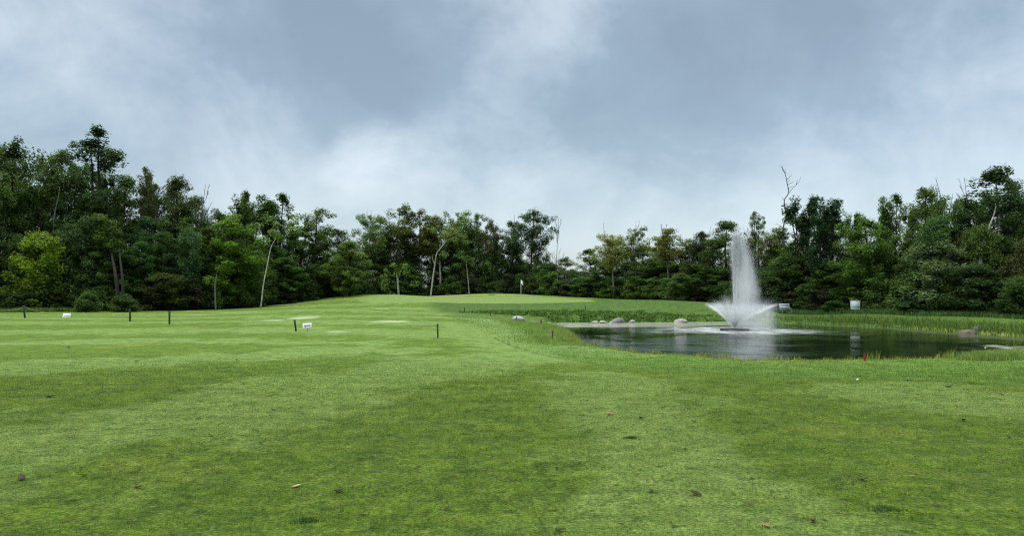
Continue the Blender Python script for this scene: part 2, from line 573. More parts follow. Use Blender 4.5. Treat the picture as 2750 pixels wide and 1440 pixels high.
M_GROUND, N = new_mat('turf_ground')
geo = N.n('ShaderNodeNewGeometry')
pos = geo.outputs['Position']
col, fine, bump_shade = turf_nodes(N, pos)
vf = N.noise(pos, 45, 4, .7).outputs['Fac']
far_ = N.ss(N.n('ShaderNodeSeparateXYZ', None, _0=pos).outputs[1], 8, 24, 1.0, 0.0)
col = N.mix(far_, col, N.mix(1.0, col, (.72, .68, .62), 'MULTIPLY'))
col = N.mix(N.ss(vf, .3, .75, .0, .5), N.mix(1.0, col, (.80, .80, .75), 'MULTIPLY'), N.mix(1.0, col, (1.35, 1.3, 1.4), 'MULTIPLY'))
hgt = N.math('ADD', N.math('MULTIPLY', vf, .010), N.math('MULTIPLY', fine, .035))
bmp = N.n('ShaderNodeBump', None, Strength=.75, Distance=1.0, Height=hgt)
bs = N.n('ShaderNodeBsdfPrincipled', None, Base__Color=col, Roughness=.85, Normal=bmp.outputs[0])
bs.inputs['Specular IOR Level'].default_value = .15
N.out(bs.outputs[0])

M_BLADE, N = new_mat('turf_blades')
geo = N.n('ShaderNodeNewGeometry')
col, fine, bump_shade = turf_nodes(N, geo.outputs['Position'])
rpi = geo.outputs['Random Per Island']
col = N.mix(rpi, N.mix(1.0, col, (.55, .60, .5), 'MULTIPLY'), N.mix(1.0, col, (1.85, 1.65, 1.9), 'MULTIPLY'))
df = N.n('ShaderNodeBsdfPrincipled', None, Base__Color=col, Roughness=.6)
df.inputs['Specular IOR Level'].default_value = .25
tr = N.n('ShaderNodeBsdfTranslucent', None, Color=N.mix(1.0, col, (1.2, 1.25, .8), 'MULTIPLY'))
N.out(N.n('ShaderNodeMixShader', None, _0=.35, _1=df.outputs[0], _2=tr.outputs[0]).outputs[0])


def foliage_mat(name, use_obj=True, c0=(.05, .1, .03), trans=.42, spread=.55):
    m, N = new_mat(name)
    geo = N.n('ShaderNodeNewGeometry')
    base = N.n('ShaderNodeObjectInfo').outputs['Color'] if use_obj else N.n('ShaderNodeRGB').outputs[0]
    if not use_obj: base.default_value = (*c0, 1)
    oc = N.n('ShaderNodeTexCoord').outputs['Object']
    n1 = N.noise(oc, .55, 3, .6).outputs['Fac']
    n2 = N.noise(oc, 2.2, 2, .6).outputs['Fac']
    r = geo.outputs['Random Per Island']
    v = N.math('ADD', N.math('MULTIPLY', r, spread), 1 - spread * .5)
    v = N.math('MULTIPLY', v, N.ss(n2, .3, .7, .75, 1.3))
    vc = N.n('ShaderNodeCombineXYZ', None, _0=v, _1=v, _2=v).outputs[0]
    c = N.mix(1.0, base, vc, 'MULTIPLY')
    c = N.mix(N.ss(n1, .48, .68, 0, .5), c, N.mix(1.0, c, (1.3, 1.2, .75), 'MULTIPLY'))
    df = N.n('ShaderNodeBsdfPrincipled', None, Base__Color=c, Roughness=.55)
    df.inputs['Specular IOR Level'].default_value = .3
    tr = N.n('ShaderNodeBsdfTranslucent', None, Color=N.mix(1.0, c, (1.3, 1.5, .7), 'MULTIPLY'))
    N.out(N.n('ShaderNodeMixShader', None, _0=trans, _1=df.outputs[0], _2=tr.outputs[0]).outputs[0])
    return m


M_LEAF = foliage_mat('tree_leaves')


def simple_mat(name, c0, c1=None, scale=8, rough=.7, bump=0.0, spec=.3, obj=True):
    m, N = new_mat(name)
    oc = N.n('ShaderNodeTexCoord').outputs['Object']
    nz = N.noise(oc, scale, 5, .65).outputs['Fac']
    c = N.mix(N.ss(nz, .35, .65), c0, c1 or tuple(k * .75 for k in c0))
    bs = N.n('ShaderNodeBsdfPrincipled', None, Base__Color=c, Roughness=rough)
    bs.inputs['Specular IOR Level'].default_value = spec
    if bump:
        b = N.n('ShaderNodeBump', None, Strength=bump, Distance=.05, Height=nz)
        N.nt.links.new(b.outputs[0], bs.inputs['Normal'])
    N.out(bs.outputs[0])
    return m


M_BARK = simple_mat('dark_bark', (.024, .021, .016), (.012, .011, .009), 5, .9, .4)
M_GREYBARK = simple_mat('grey_bark', (.16, .155, .13), (.09, .085, .07), 4, .9, .4)
m_, N = new_mat('birch_bark')
oc = N.n('ShaderNodeTexCoord').outputs['Object']
nz = N.noise(N.scalevec(oc, (3, 3, 1.2)), 3, 5, .7).outputs['Fac']
c_ = N.mix(N.ss(nz, .48, .62), (.36, .36, .32), (.06, .057, .05))
N.out(N.n('ShaderNodeBsdfPrincipled', None, Base__Color=c_, Roughness=.8).outputs[0])
M_BIRCH = m_
M_DEAD = simple_mat('dead_wood', (.12, .11, .10), (.06, .055, .05), 6, .9)
M_STAKE = simple_mat('dark_green_paint', (.010, .022, .018), (.016, .03, .024), 12, .5)
M_RED = simple_mat('red_paint', (.20, .022, .012), (.09, .012, .01), 10, .6)
M_REDDARK = simple_mat('weathered_red_paint', (.15, .030, .018), (.08, .018, .012), 10, .7)
M_WHITE = simple_mat('white_panel', (.80, .82, .80), (.70, .72, .71), 9, .5)
M_CLOTH = simple_mat('white_cloth', (.82, .83, .83), (.72, .74, .75), 9, .8)
M_BLUE = simple_mat('blue_print', (.06, .14, .27), (.09, .18, .30), 20, .6)
M_GREYPRINT = simple_mat('grey_print', (.34, .44, .48), (.42, .50, .54), 20, .6)
M_METAL = simple_mat('grey_metal', (.50, .56, .60), (.40, .45, .49), 7, .5, 0, .5)
M_PALEMETAL = simple_mat('pale_metal', (.46, .54, .58), (.40, .47, .51), 7, .5, 0, .5)
M_ROPE = simple_mat('pale_green_rope', (.30, .38, .20), (.24, .30, .16), 30, .8)
M_BLACKPL = simple_mat('black_plastic', (.012, .013, .015), (.02, .02, .022), 10, .35, 0, .5)

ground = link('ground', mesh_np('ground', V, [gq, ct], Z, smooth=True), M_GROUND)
tag(ground, kind='structure')

# ------------------------------------------------------------------ pond
FX, FY = wpt(1973, 887.5)
gx = np.arange(-1, 62, .5); gy = np.arange(17, 63, .5)
WXg, WYg = np.meshgrid(gx, gy, indexing='ij')
x, y = WXg.ravel(), WYg.ravel()
sdw = pond_sd(x, y)
idx = np.arange(len(x)).reshape(len(gx), len(gy))
q = np.c_[idx[:-1, :-1].ravel(), idx[1:, :-1].ravel(), idx[1:, 1:].ravel(), idx[:-1, 1:].ravel()]
keep = (sdw[q].min(axis=1) < .35)
q = q[keep]
used = np.unique(q)
remap = -np.ones(len(x), dtype=int); remap[used] = np.arange(len(used))
x, y, sdw = x[used], y[used], sdw[used]
pxw = x / y * F + CX
pyw = HY + (HC - WZ) * F / y
wob = wavy(x, y, 5, 11)
wob2 = wavy(x, y, 2.0, 12)
pale_strip = (1 - sstep(pyw - 880 - 1.6 * wob + np.clip(pxw - 1700, 0, 400) * .02, -1.5, 1.5)) * (1 - sstep(pxw, 1990, 2070))  # pale beige strip along the far shore, left of the fountain
green_strip = (1 - sstep(-sdw - 1.7 - .5 * wob, -.3, .5)) * sstep(pxw, 2080, 2200) * (y > 33)  # green-tinted strip along the far right shore
weed = np.zeros_like(x)
for (a, b, w_) in ((wpt(2665, 929), wpt(2790, 942), .45), (wpt(2700, 937), wpt(2800, 930), .4)):
    weed = np.maximum(weed, 1 - sstep(seg_dist(x, y, [a, b], closed=False) + .15 * wob2, w_ * .4, w_))
rf = np.hypot(x - FX, (y - FY))
ring = 1 - sstep(rf + .9 * wob + .5 * wob2, 2.4, 6.0)
left = (1 - sstep(pxw, 1900, 2250)) * sstep(y, 22, 24)
rip = np.clip(.05 + .40 * left * (1 - sstep(y, 37, 44)) + .5 * (1 - sstep(rf, 3, 9)), 0, 1.9)
calm = (1 - sstep(np.hypot((pxw - 1640) / 110, (pyw - 905) / 17), .7, 1.15))
rip = rip * (1 - .7 * calm)
M_WATER, N = new_mat('pond_water')
pos = N.n('ShaderNodeNewGeometry').outputs['Position']
ra = N.attr('ripple')
w1 = N.noise(N.scalevec(pos, (1.0, 1.9, 1)), 2.2, 3, .6, .5).outputs['Fac']
w2 = N.noise(N.scalevec(pos, (1.0, 1.6, 1)), 7.5, 3, .6, .3).outputs['Fac']
hh = N.math('ADD', N.math('MULTIPLY', w1, .085), N.math('MULTIPLY', w2, .040))
patch = N.noise(pos, .33, 3, .5).outputs['Fac']
hh = N.math('MULTIPLY', hh, N.math('MULTIPLY', ra, N.ss(patch, .42, .58, .25, 1.5)))
b = N.n('ShaderNodeBump', None, Strength=1.0, Distance=1.0, Height=hh)
water = N.n('ShaderNodeBsdfPrincipled', None, Base__Color=(.006, .012, .007, 1), Roughness=.045, IOR=1.33, Normal=b.outputs[0])
fm = N.noise(N.scalevec(pos, (.6, 1.5, 1)), 2.0, 5, .7).outputs['Fac']
foam_glint = N.math('MULTIPLY', N.attr('foam_glint'), N.ss(fm, .42, .60, .10, .90))  # foam plus the sky's reflection off churned water, painted white
foam_glint_sh = N.n('ShaderNodeBsdfPrincipled', None, Base__Color=(.62, .66, .68, 1), Roughness=.5)
mx = N.n('ShaderNodeMixShader', None, _0=foam_glint, _1=water.outputs[0], _2=foam_glint_sh.outputs[0])
sc = N.n('ShaderNodeBsdfPrincipled', None, Base__Color=N.mix(N.ss(fm, .35, .65), (.34, .35, .27), (.26, .29, .20)), Roughness=.35)
mx = N.n('ShaderNodeMixShader', None, _0=N.math('MULTIPLY', N.attr('pale_strip'), N.ss(w1, .35, .6, .35, .85)), _1=mx.outputs[0], _2=sc.outputs[0])
sc2 = N.n('ShaderNodeBsdfPrincipled', None, Base__Color=(.075, .105, .04, 1), Roughness=.25)
mx = N.n('ShaderNodeMixShader', None, _0=N.math('MULTIPLY', N.attr('green_tint'), N.ss(fm, .3, .6, .35, .8)), _1=mx.outputs[0], _2=sc2.outputs[0])
sc3 = N.n('ShaderNodeBsdfPrincipled', None, Base__Color=N.mix(N.ss(w2, .4, .6), (.20, .22, .15), (.34, .34, .27)), Roughness=.6)
mx = N.n('ShaderNodeMixShader', None, _0=N.math('MULTIPLY', N.attr('weed'), N.ss(w1, .35, .5)), _1=mx.outputs[0], _2=sc3.outputs[0])
N.out(mx.outputs[0])
pond = link('pond_water', mesh_np('pond_water', np.c_[x, y, np.full(len(x), WZ)], remap[q],
            dict(ripple=rip, foam_glint=ring, pale_strip=pale_strip, green_tint=green_strip, weed=weed), smooth=True), M_WATER)
tag(pond, kind='structure')


# ------------------------------------------------------------------ grass of all kinds (uncountable: one object per sort)
def blades(name, x, y, h, w, lean, mat, label, bend=True, zoned=True, zoff=-.01, parent=None):
    n = len(x)
    z = ground_z(x, y) + zoff
    az = rng.uniform(0, 2 * math.pi, n)
    la = rng.uniform(0, 2 * math.pi, n)
    ll = np.abs(rng.normal(0, 1, n)) * lean * h
    ux, uy = np.cos(az) * w / 2, np.sin(az) * w / 2
    b0 = np.c_[x - ux, y - uy, z]; b1 = np.c_[x + ux, y + uy, z]
    tip = np.c_[x + np.cos(la) * ll, y + np.sin(la) * ll, z + h]
    if bend:
        mx_, my_ = x + np.cos(la) * ll * .3, y + np.sin(la) * ll * .3
        m0 = np.c_[mx_ - ux * .8, my_ - uy * .8, z + h * .55]; m1 = np.c_[mx_ + ux * .8, my_ + uy * .8, z + h * .55]
        v = np.stack([b0, b1, m1, m0, tip], 1).reshape(-1, 3)
        k = np.arange(n) * 5
        f = [np.c_[k, k + 1, k + 2, k + 3], np.c_[k + 3, k + 2, k + 4]]
        rep = 5
    else:
        v = np.stack([b0, b1, tip], 1).reshape(-1, 3)
        k = np.arange(n) * 3
        f = [np.c_[k, k + 1, k + 2]]
        rep = 3
    at = None
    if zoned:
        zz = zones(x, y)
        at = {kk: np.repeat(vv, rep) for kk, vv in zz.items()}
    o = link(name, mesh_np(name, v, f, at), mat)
    tag(o, label, 'grass', kind='stuff')
    return o


# short turf near the camera
nb = 520000
d = rng.uniform(3.9, 21, nb)
x = rng.uniform(-.74, .74, nb) * d
keep = (pond_sd(x, d) > .3) & (rng.uniform(0, 1, nb) < 1.02 - sstep(d, 11, 21))
d, x = d[keep], x[keep]
w = .0024 + .00050 * d
tall = .75 + .5 * (.5 + .5 * wavy(x, d, .45, 21)) + .35 * (.5 + .5 * wavy(x, d, 1.3, 22))
blades('fairway_grass', x, d, rng.uniform(.008, .026, len(x)) * (1 + .035 * d) * tall, w, .9, M_BLADE,
       'short mown green fairway grass in the foreground', bend=False)

# longer grass between the mown edge and the pond
nb = 90000
px = rng.uniform(1180, 2800, nb); d = rng.uniform(12, 52, nb) ** 1.0
x = (px - CX) / F * d
ok = inside(x, d, ROUGHP) & (pond_sd(x, d) > .2)
x, d = x[ok], d[ok]
blades('rough_grass', x, d, rng.uniform(.03, .07, len(x)), .004 + .0005 * d, .7, M_BLADE,
       'longer rough grass between the mown fairway edge and the pond', bend=False)

M_SHORE = foliage_mat('shore_grass', False, (.20, .23, .055), .35, .8)
M_REED = foliage_mat('reed_leaves', False, (.082, .128, .026), .35, 1.2)
M_WEED = foliage_mat('bank_weeds', False, (.070, .140, .022), .25, 1.3)
M_LUSH = foliage_mat('lush_grass', False, (.17, .25, .065), .35, .8)


def near_shore(n, px0, px1, off0, off1, far=False):
    t = rng.uniform(0, 1, n * 12)
    seg = (t * len(POND)).astype(int) % len(POND)
    a = POND[seg]; b = POND[(seg + 1) % len(POND)]
    u = rng.uniform(0, 1, len(t))[:, None]
    p = a + (b - a) * u
    L = np.linalg.norm(b - a, axis=1)
    keep = rng.uniform(0, L.max(), len(t)) < L
    p = p[keep]
    p = p + rng.normal(0, 1, p.shape) * (off1 - off0)
    sd = pond_sd(p[:, 0], p[:, 1])
    q = p[:, 0] / p[:, 1] * F + CX
    fd = np.interp(q, [1480, 1600, 2000, 2400, 2750, 3200], [40, 33, 38, 35, 30, 28])
    k = (sd > off0) & (sd < off1) & (q > px0) & (q < px1) & ((p[:, 1] > fd) == far)
    return p[k][:n]


p = near_shore(40000, 1500, 2950, .05, 1.1)
cl = .5 + .5 * wavy(p[:, 0], p[:, 1], 1.2, 14)
blades('shore_grass', p[:, 0], p[:, 1], rng.uniform(.03, .20, len(p)) * (.35 + 1.6 * np.clip(cl, 0, 1.2) ** 2), .012, .5, M_SHORE,
       'yellowish tufted grass fringing the near shore of the pond', zoned=False)
# lusher tufted tongue of grass at the left end of the pond
n_ = 34000
pts = np.array([P(1400, 868, 46)[:2], P(1455, 878, 41)[:2], P(1490, 905, 32)[:2], P(1530, 925, 27.6)[:2]])
s_ = rng.uniform(0, 3, n_); k_ = s_.astype(int)
pp = pts[k_] + (pts[np.minimum(k_ + 1, 3)] - pts[k_]) * (s_ - k_)[:, None] + rng.normal(0, .75, (n_, 2))
ok = pond_sd(pp[:, 0], pp[:, 1]) > .1
pp = pp[ok]
blades('tufted_grass', pp[:, 0], pp[:, 1], rng.uniform(.04, .18, len(pp)) * (.6 + .6 * wavy(pp[:, 0], pp[:, 1], 1.0, 15) ** 2), .016, .6, M_LUSH,
       'pale green tufted grass on the bank at the left end of the pond', zoned=False)
# corner clump at the right
n_ = 9000
pts = np.array([P(2625, 974, 21.2)[:2], P(2700, 966, 21.6)[:2], P(2800, 958, 22)[:2]])
s_ = rng.uniform(0, 2, n_); k_ = s_.astype(int)
pp = pts[k_] + (pts[k_ + 1] - pts[k_]) * (s_ - k_)[:, None] + rng.normal(0, .3, (n_, 2))
ok = pond_sd(pp[:, 0], pp[:, 1]) > -.1
pp = pp[ok]
blades('corner_grass', pp[:, 0], pp[:, 1], rng.uniform(.08, .26, len(pp)), .013, .6, M_LUSH,
       'lush grass clump at the near right corner of the pond', zoned=False, zoff=.0)
# reeds along the far right bank
p = near_shore(30000, 2010, 2950, .0, 5.0, True)
hh_ = .22 + .24 * sstep(p[:, 0] / p[:, 1] * F + CX, 2080, 2300) + .20 * wavy(p[:, 0], p[:, 1], 2.2, 16) + .08 * wavy(p[:, 0], p[:, 1], .8, 13)
blades('reeds', p[:, 0], p[:, 1], rng.uniform(.4, 1.25, len(p)) * np.clip(hh_, .10, 2), .035, .55, M_REED,
       'tall green reeds and grasses along the far right bank of the pond', zoned=False)
# leafy weeds on the far bank under the green
n_ = 52000
px = rng.uniform(1230, 1990, n_); d = rng.uniform(56.5, 66, n_)
x = (px - CX) / F * d
lim = np.interp(px, [1230, 1400, 1700, 1850, 1990], [61, 66, 65.5, 63, 60])
ok = (d < lim - 3.5 * rng.uniform(0, 1, n_) ** 2 + 1.2 * wavy(x, d, 4, 17)) & (pond_sd(x, d) > .0) & (wavy(x, d, 1.6, 23) + rng.normal(0, .35, n_) > -.35) & (rng.uniform(0, 1, n_) < sstep(px, 1230, 1420) + .15)
x, d = x[ok], d[ok]
blades('bank_weeds', x, d, rng.uniform(.03, .15, len(x)) * (1 + .8 * wavy(x, d, 1.1, 24)).clip(.3, 2), .085, .8, M_WEED,
       'dark leafy weeds covering the far bank below the putting green', zoned=False)
# long grass in front of the left wood
n_ = 42000
px = rng.uniform(-80, 700, n_)
d = np.interp(px, FAIR_T[:, 0], FAIR_T[:, 1]) + rng.uniform(0, 1, n_) ** 1.3 * np.interp(px, [0, 480, 700], [10, 5, 3])
x = (px - CX) / F * d
M_LONG = foliage_mat('long_grass', False, (.10, .17, .04), .35, .8)
blades('long_grass', x, d, rng.uniform(.15, .5, len(x)) * (1 + .5 * wavy(x, d, 5, 18)).clip(.3, 2), .05, .5, M_LONG,
       'long unmown grass between the left fairway and the wood', zoned=False)
# long grass in front of the right wood
n_ = 26000
px = rng.uniform(2040, 2850, n_)
d = edge_d(px) - rng.uniform(-2, 7, n_)
x = (px - CX) / F * d
ok = pond_sd(x, d) > 3.0
x, d = x[ok], d[ok]
M_LONG2 = foliage_mat('wood_edge_grass', False, (.055, .115, .03), .35, .8)
blades('wood_edge_grass', x, d, rng.uniform(.15, .45, len(x)), .05, .5, M_LONG2,
       'darker grass strip between the reeds and the right wood', zoned=False)


# ------------------------------------------------------------------ trees
def leaf_quads(cent, rad, cnt, size, up=.6, flat=.75, rg=None):
    """rhombic leaf sprays scattered in clumps; cent (n,3), rad (n,), cnt per clump"""
    cent = np.asarray(cent); rad = np.asarray(rad)
    c = np.repeat(cent, cnt, axis=0); r = np.repeat(rad, cnt)
    g = rg.normal(0, 1, (len(c), 3))
    g /= np.linalg.norm(g, axis=1)[:, None]
    rr_ = rg.uniform(0.15, 1, len(c)) ** .55
    g = g * rr_[:, None]
    g[:, 2] *= flat
    p = c + g * r[:, None]
    nrm_ = rg.normal(0, 1, (len(c), 3)); nrm_ /= np.linalg.norm(nrm_, axis=1)[:, None]
    nrm_[:, 2] = np.abs(nrm_[:, 2]) + up
    nrm_ += g * .6
    nrm_ /= np.linalg.norm(nrm_, axis=1)[:, None]
    ref = rg.normal(0, 1, (len(c), 3))
    u = np.cross(nrm_, ref); u /= np.linalg.norm(u, axis=1)[:, None]
    v = np.cross(nrm_, u)
    s = size * rg.uniform(.6, 1.35, len(c))[:, None]
    a, b_ = u * s, v * s * .62
    vv = np.stack([p - a, p - b_ * .9 + a * .1, p + a, p + b_ + a * .1], 1).reshape(-1, 3)
    k = np.arange(len(c)) * 4
    return vv, np.c_[k, k + 1, k + 2, k + 3]


def make_tree(seed, H, base, R, nl, rise, cr, cnt, leaf, env='oval', flat=.98, trunk_r=.16, lean=0.0, leaders=1, limbs_vis=True, droop=0.0, kink=.35):
    rg = np.random.default_rng(seed)
    tb = MB()
    cents, rads = [], []
    for L in range(leaders):
        sp = 0 if leaders == 1 else (0.35 * R)
        a0 = rg.uniform(0, 6.28) + L * 6.28 / leaders
        off = np.array([math.cos(a0), math.sin(a0), 0]) * sp * rg.uniform(.7, 1.3)
        hL = H * (1 if L == 0 else rg.uniform(.78, .97))
        ts = np.linspace(0, 1, 9)
        wob_ = np.cumsum(rg.normal(0, kink * .28, (9, 2)), axis=0) * (ts[:, None] ** .7)
        path = np.c_[wob_[:, 0] + off[0] * ts ** .8 + lean * ts * H, wob_[:, 1] + off[1] * ts ** .8, ts * hL]
        tb.tube(path, trunk_r * (1 - ts) ** .75 * (1 if leaders == 1 else .75) + .018, 7)
        f = lambda t: np.array([np.interp(t, ts, path[:, i]) for i in range(3)])
        nn = nl // leaders
        for i in range(nn):
            tt = min(.99, max(.01, (i + rg.uniform(0, 1)) / nn + rg.normal(0, .07)))
            if env == 'oval': e_ = math.sin(math.pi * min(1, (tt * .86 + .14))) ** .6
            elif env == 'dome': e_ = math.sqrt(max(0.03, 1 - (tt * .98) ** 2.2))
            elif env == 'top': e_ = .35 + .75 * math.sin(math.pi * min(1, tt ** 1.3 * .8 + .08))
            elif env == 'cone': e_ = (1 - tt) ** .8 * .95 + .12
            else: e_ = 1
            az = i * 2.4 + rg.uniform(-1.1, 1.1) + L
            Lr = R * e_ * rg.uniform(.48, 1.12) * (1 if leaders == 1 else .7)
            t_end = base + (1 - base) * tt
            h_end = t_end * H
            dh = Lr * rise * rg.uniform(.7, 1.3)
            t_st = max(.04, min(.97, (h_end - dh) / hL))
            p0 = f(t_st)
            tr_ = f(min(t_end, 1))
            p3 = np.array([tr_[0] + math.cos(az) * Lr, tr_[1] + math.sin(az) * Lr, min(h_end, H * .985)])
            pm = p0 * .45 + p3 * .55 + np.array([0, 0, -.10 * Lr * (1 if rise > .5 else -1)]) + rg.normal(0, .12, 3)
            pts = np.array([p0, p0 * .5 + pm * .5 + rg.normal(0, .06, 3), pm, p3])
            r0 = trunk_r * .42 * (1 - t_st) ** .5
            tb.tube(pts, [r0, r0 * .7, r0 * .45, r0 * .15 + .006], 5, cap=False)
            for u_, rs in ((1.0, .85), (.72, 1.0), (.42, .8)):
                if u_ < .5 and Lr < .45 * R: continue
                c_ = p0 + (p3 - p0) * u_ + rg.normal(0, .28, 3) * cr
                cents.append(c_ + np.array([0, 0, -droop * (1 - u_)])); rads.append(cr * rs * rg.uniform(.65, 1.25))
        cents.append(path[-1] + np.array([0, 0, -cr * .5])); rads.append(cr * .6)
        if env in ('cone', 'spiky'):
            for k in range(3):
                cents.append(path[-1] + np.array([0, 0, -cr * (.2 + .5 * k)])); rads.append(cr * (.35 + .12 * k))
    v, q_ = leaf_quads(cents, rads, cnt, leaf, flat=flat, rg=rg)
    k_ = v[:, 2].reshape(-1, 4).min(axis=1) > .1
    q_ = q_[k_]
    return tb.mesh('trunk', True), mesh_np('crown', v, q_)


def make_bare(seed, H, spread=.45, r=.09, levels=3, nb=7, up=.8):
    rg = np.random.default_rng(seed)
    tb = MB()

    def grow(p, d_, L, r_, lv):
        n = 6
        pts = [p]
        dd = d_.copy()
        for i in range(n):
            dd = dd + rg.normal(0, .10, 3) + np.array([0, 0, .05])
            dd /= np.linalg.norm(dd)
            pts.append(pts[-1] + dd * L / n)
        pts = np.array(pts)
        tb.tube(pts, np.linspace(r_, r_ * .18 + .008, n + 1), 5, cap=False)
        if lv <= 0: return
        for i in range(nb if lv == levels else 4):
            t = rg.uniform(.35 if lv == levels else .2, .95)
            k = int(t * n)
            q0 = pts[k]
            az = rg.uniform(0, 6.28)
            side = np.array([math.cos(az), math.sin(az), 0])
            nd = side * spread + np.array([0, 0, up * .6]) + dd * .3
            nd /= np.linalg.norm(nd)
            grow(q0, nd, L * (1 - t * .55) * (.36 if lv == levels else .5), r_ * .38, lv - 1)
    grow(np.array([0, 0, 0.]), np.array([0.02, 0, 1.]), H, r, levels)
    return tb.mesh('trunk', True)


PROTO = {}
for i in range(3):   # full leafy aspens
    PROTO['full%d' % i] = make_tree(10 + i, 15, .14, 3.0, 62, .75, .80, 102, .120, 'oval', trunk_r=.17)
for i in range(3):   # high crowned aspens with bare stems
    PROTO['high%d' % i] = make_tree(20 + i, 15, .50, 2.7, 34, .9, .72, 85, .118, 'top', trunk_r=.13, kink=.5)
for i in range(2):   # pointed many-leadered poplars
    PROTO['spiky%d' % i] = make_tree(30 + i, 15, .12, 3.0, 72, 1.7, .58, 85, .118, 'cone', flat=1.35, leaders=5, trunk_r=.14)
for i in range(2):   # domed broadleaf trees
    PROTO['dome%d' % i] = make_tree(40 + i, 9, .08, 3.4, 60, .85, .85, 112, .115, 'dome', leaders=2, trunk_r=.14)
for i in range(2):   # airy tall trees
    PROTO['airy%d' % i] = make_tree(50 + i, 18, .22, 3.6, 64, .7, .66, 75, .120, 'oval', trunk_r=.26, leaders=2)
for i in range(2):   # lollipop crowns
    PROTO['ball%d' % i] = make_tree(60 + i, 15, .60, 2.9, 34, .8, .8, 99, .118, 'oval', trunk_r=.14)
for i in range(3):   # low shrubs
    PROTO['shrub%d' % i] = make_tree(70 + i, 3, .06, 1.5, 26, .6, .5, 99, .085, 'dome', leaders=3, trunk_r=.05)
BARE = [make_bare(80 + i, 15, .5, .11, 3, 10) for i in range(3)]

DK = (.064, .116, .029); MD = (.098, .162, .038); TEAL = (.070, .138, .052); LT = (.120, .215, .032); YG = (.150, .235, .022)
OL = (.118, .160, .040); AUT = (.180, .190, .052); GB = (.10, .14, .075)
CSHIFT = {'full': 3.0, 'high': 2.7, 'spiky': 2.45, 'dome': 3.4, 'airy': 3.6, 'ball': 2.9, 'shrub': 1.5}
HH = {'full': 15, 'high': 15, 'spiky': 15, 'dome': 9, 'airy': 18, 'ball': 15, 'shrub': 3}


def vary(c, a=.22):
    k = 1 + random.uniform(-a, a)
    return tuple(max(.004, v * k * (1 + random.uniform(-.07, .07))) for v in c)


def place(kind, px, top, d, wpx, col, name, label, group, bark=M_BARK, cat='tree', zadj=0.0, rz=None):
    """plant a tree at column px and distance d so that it reaches the photographed height and width"""
    x, y = XY(px, d)
    z = gz(x, y) - .05
    ztop = HC + (HY - top) / F * d
    key = kind[:-1]
    H = max(1.0, ztop - z)
    sz = H / HH[key]
    sx = (wpx / F * d / 2) / CSHIFT[key] * 1.20
    t = empty(name, (x, y, z), random.uniform(0, 6.28) if rz is None else rz)
    t.scale = (sx, sx, sz)
    tr_me, cr_me = PROTO[kind]
    st = bpy.data.objects.new('trunk', tr_me); C.objects.link(st); st.parent = t
    if not tr_me.materials: tr_me.materials.append(M_BARK)
    st.material_slots[0].link = 'OBJECT'; st.material_slots[0].material = bark
    cw = bpy.data.objects.new('crown' if cat == 'tree' else 'foliage', cr_me); C.objects.link(cw); cw.parent = t
    if not cr_me.materials: cr_me.materials.append(M_LEAF)
    cw.color = (*vary(col), 1)
    tag(t, label, cat, group)
    return t


SIL = np.array([(0, 360), (60, 375), (100, 388), (170, 388), (230, 395), (290, 410), (320, 450), (380, 440), (430, 458), (500, 482), (560, 497), (600, 494), (680, 497), (730, 545),
                (790, 540), (850, 585), (890, 585), (920, 550), (1000, 528), (1060, 532), (1090, 552), (1150, 538), (1190, 540), (1230, 560), (1260, 590), (1300, 555), (1370, 555),
                (1400, 610), (1440, 612), (1500, 605), (1540, 590), (1590, 575), (1640, 595), (1680, 585), (1730, 595), (1760, 592), (1800, 570), (1850, 578), (1890, 560), (1910, 545), (1960, 580),
                (2000, 520), (2080, 515), (2130, 560), (2160, 565), (2190, 555), (2240, 505), (2290, 505), (2340, 490), (2400, 490), (2450, 480), (2500, 450), (2550, 440), (2800, 450)], dtype=float) * 1.0675
S = 1.0675


def sil(px):
    return float(np.interp(px, SIL[:, 0], SIL[:, 1]))


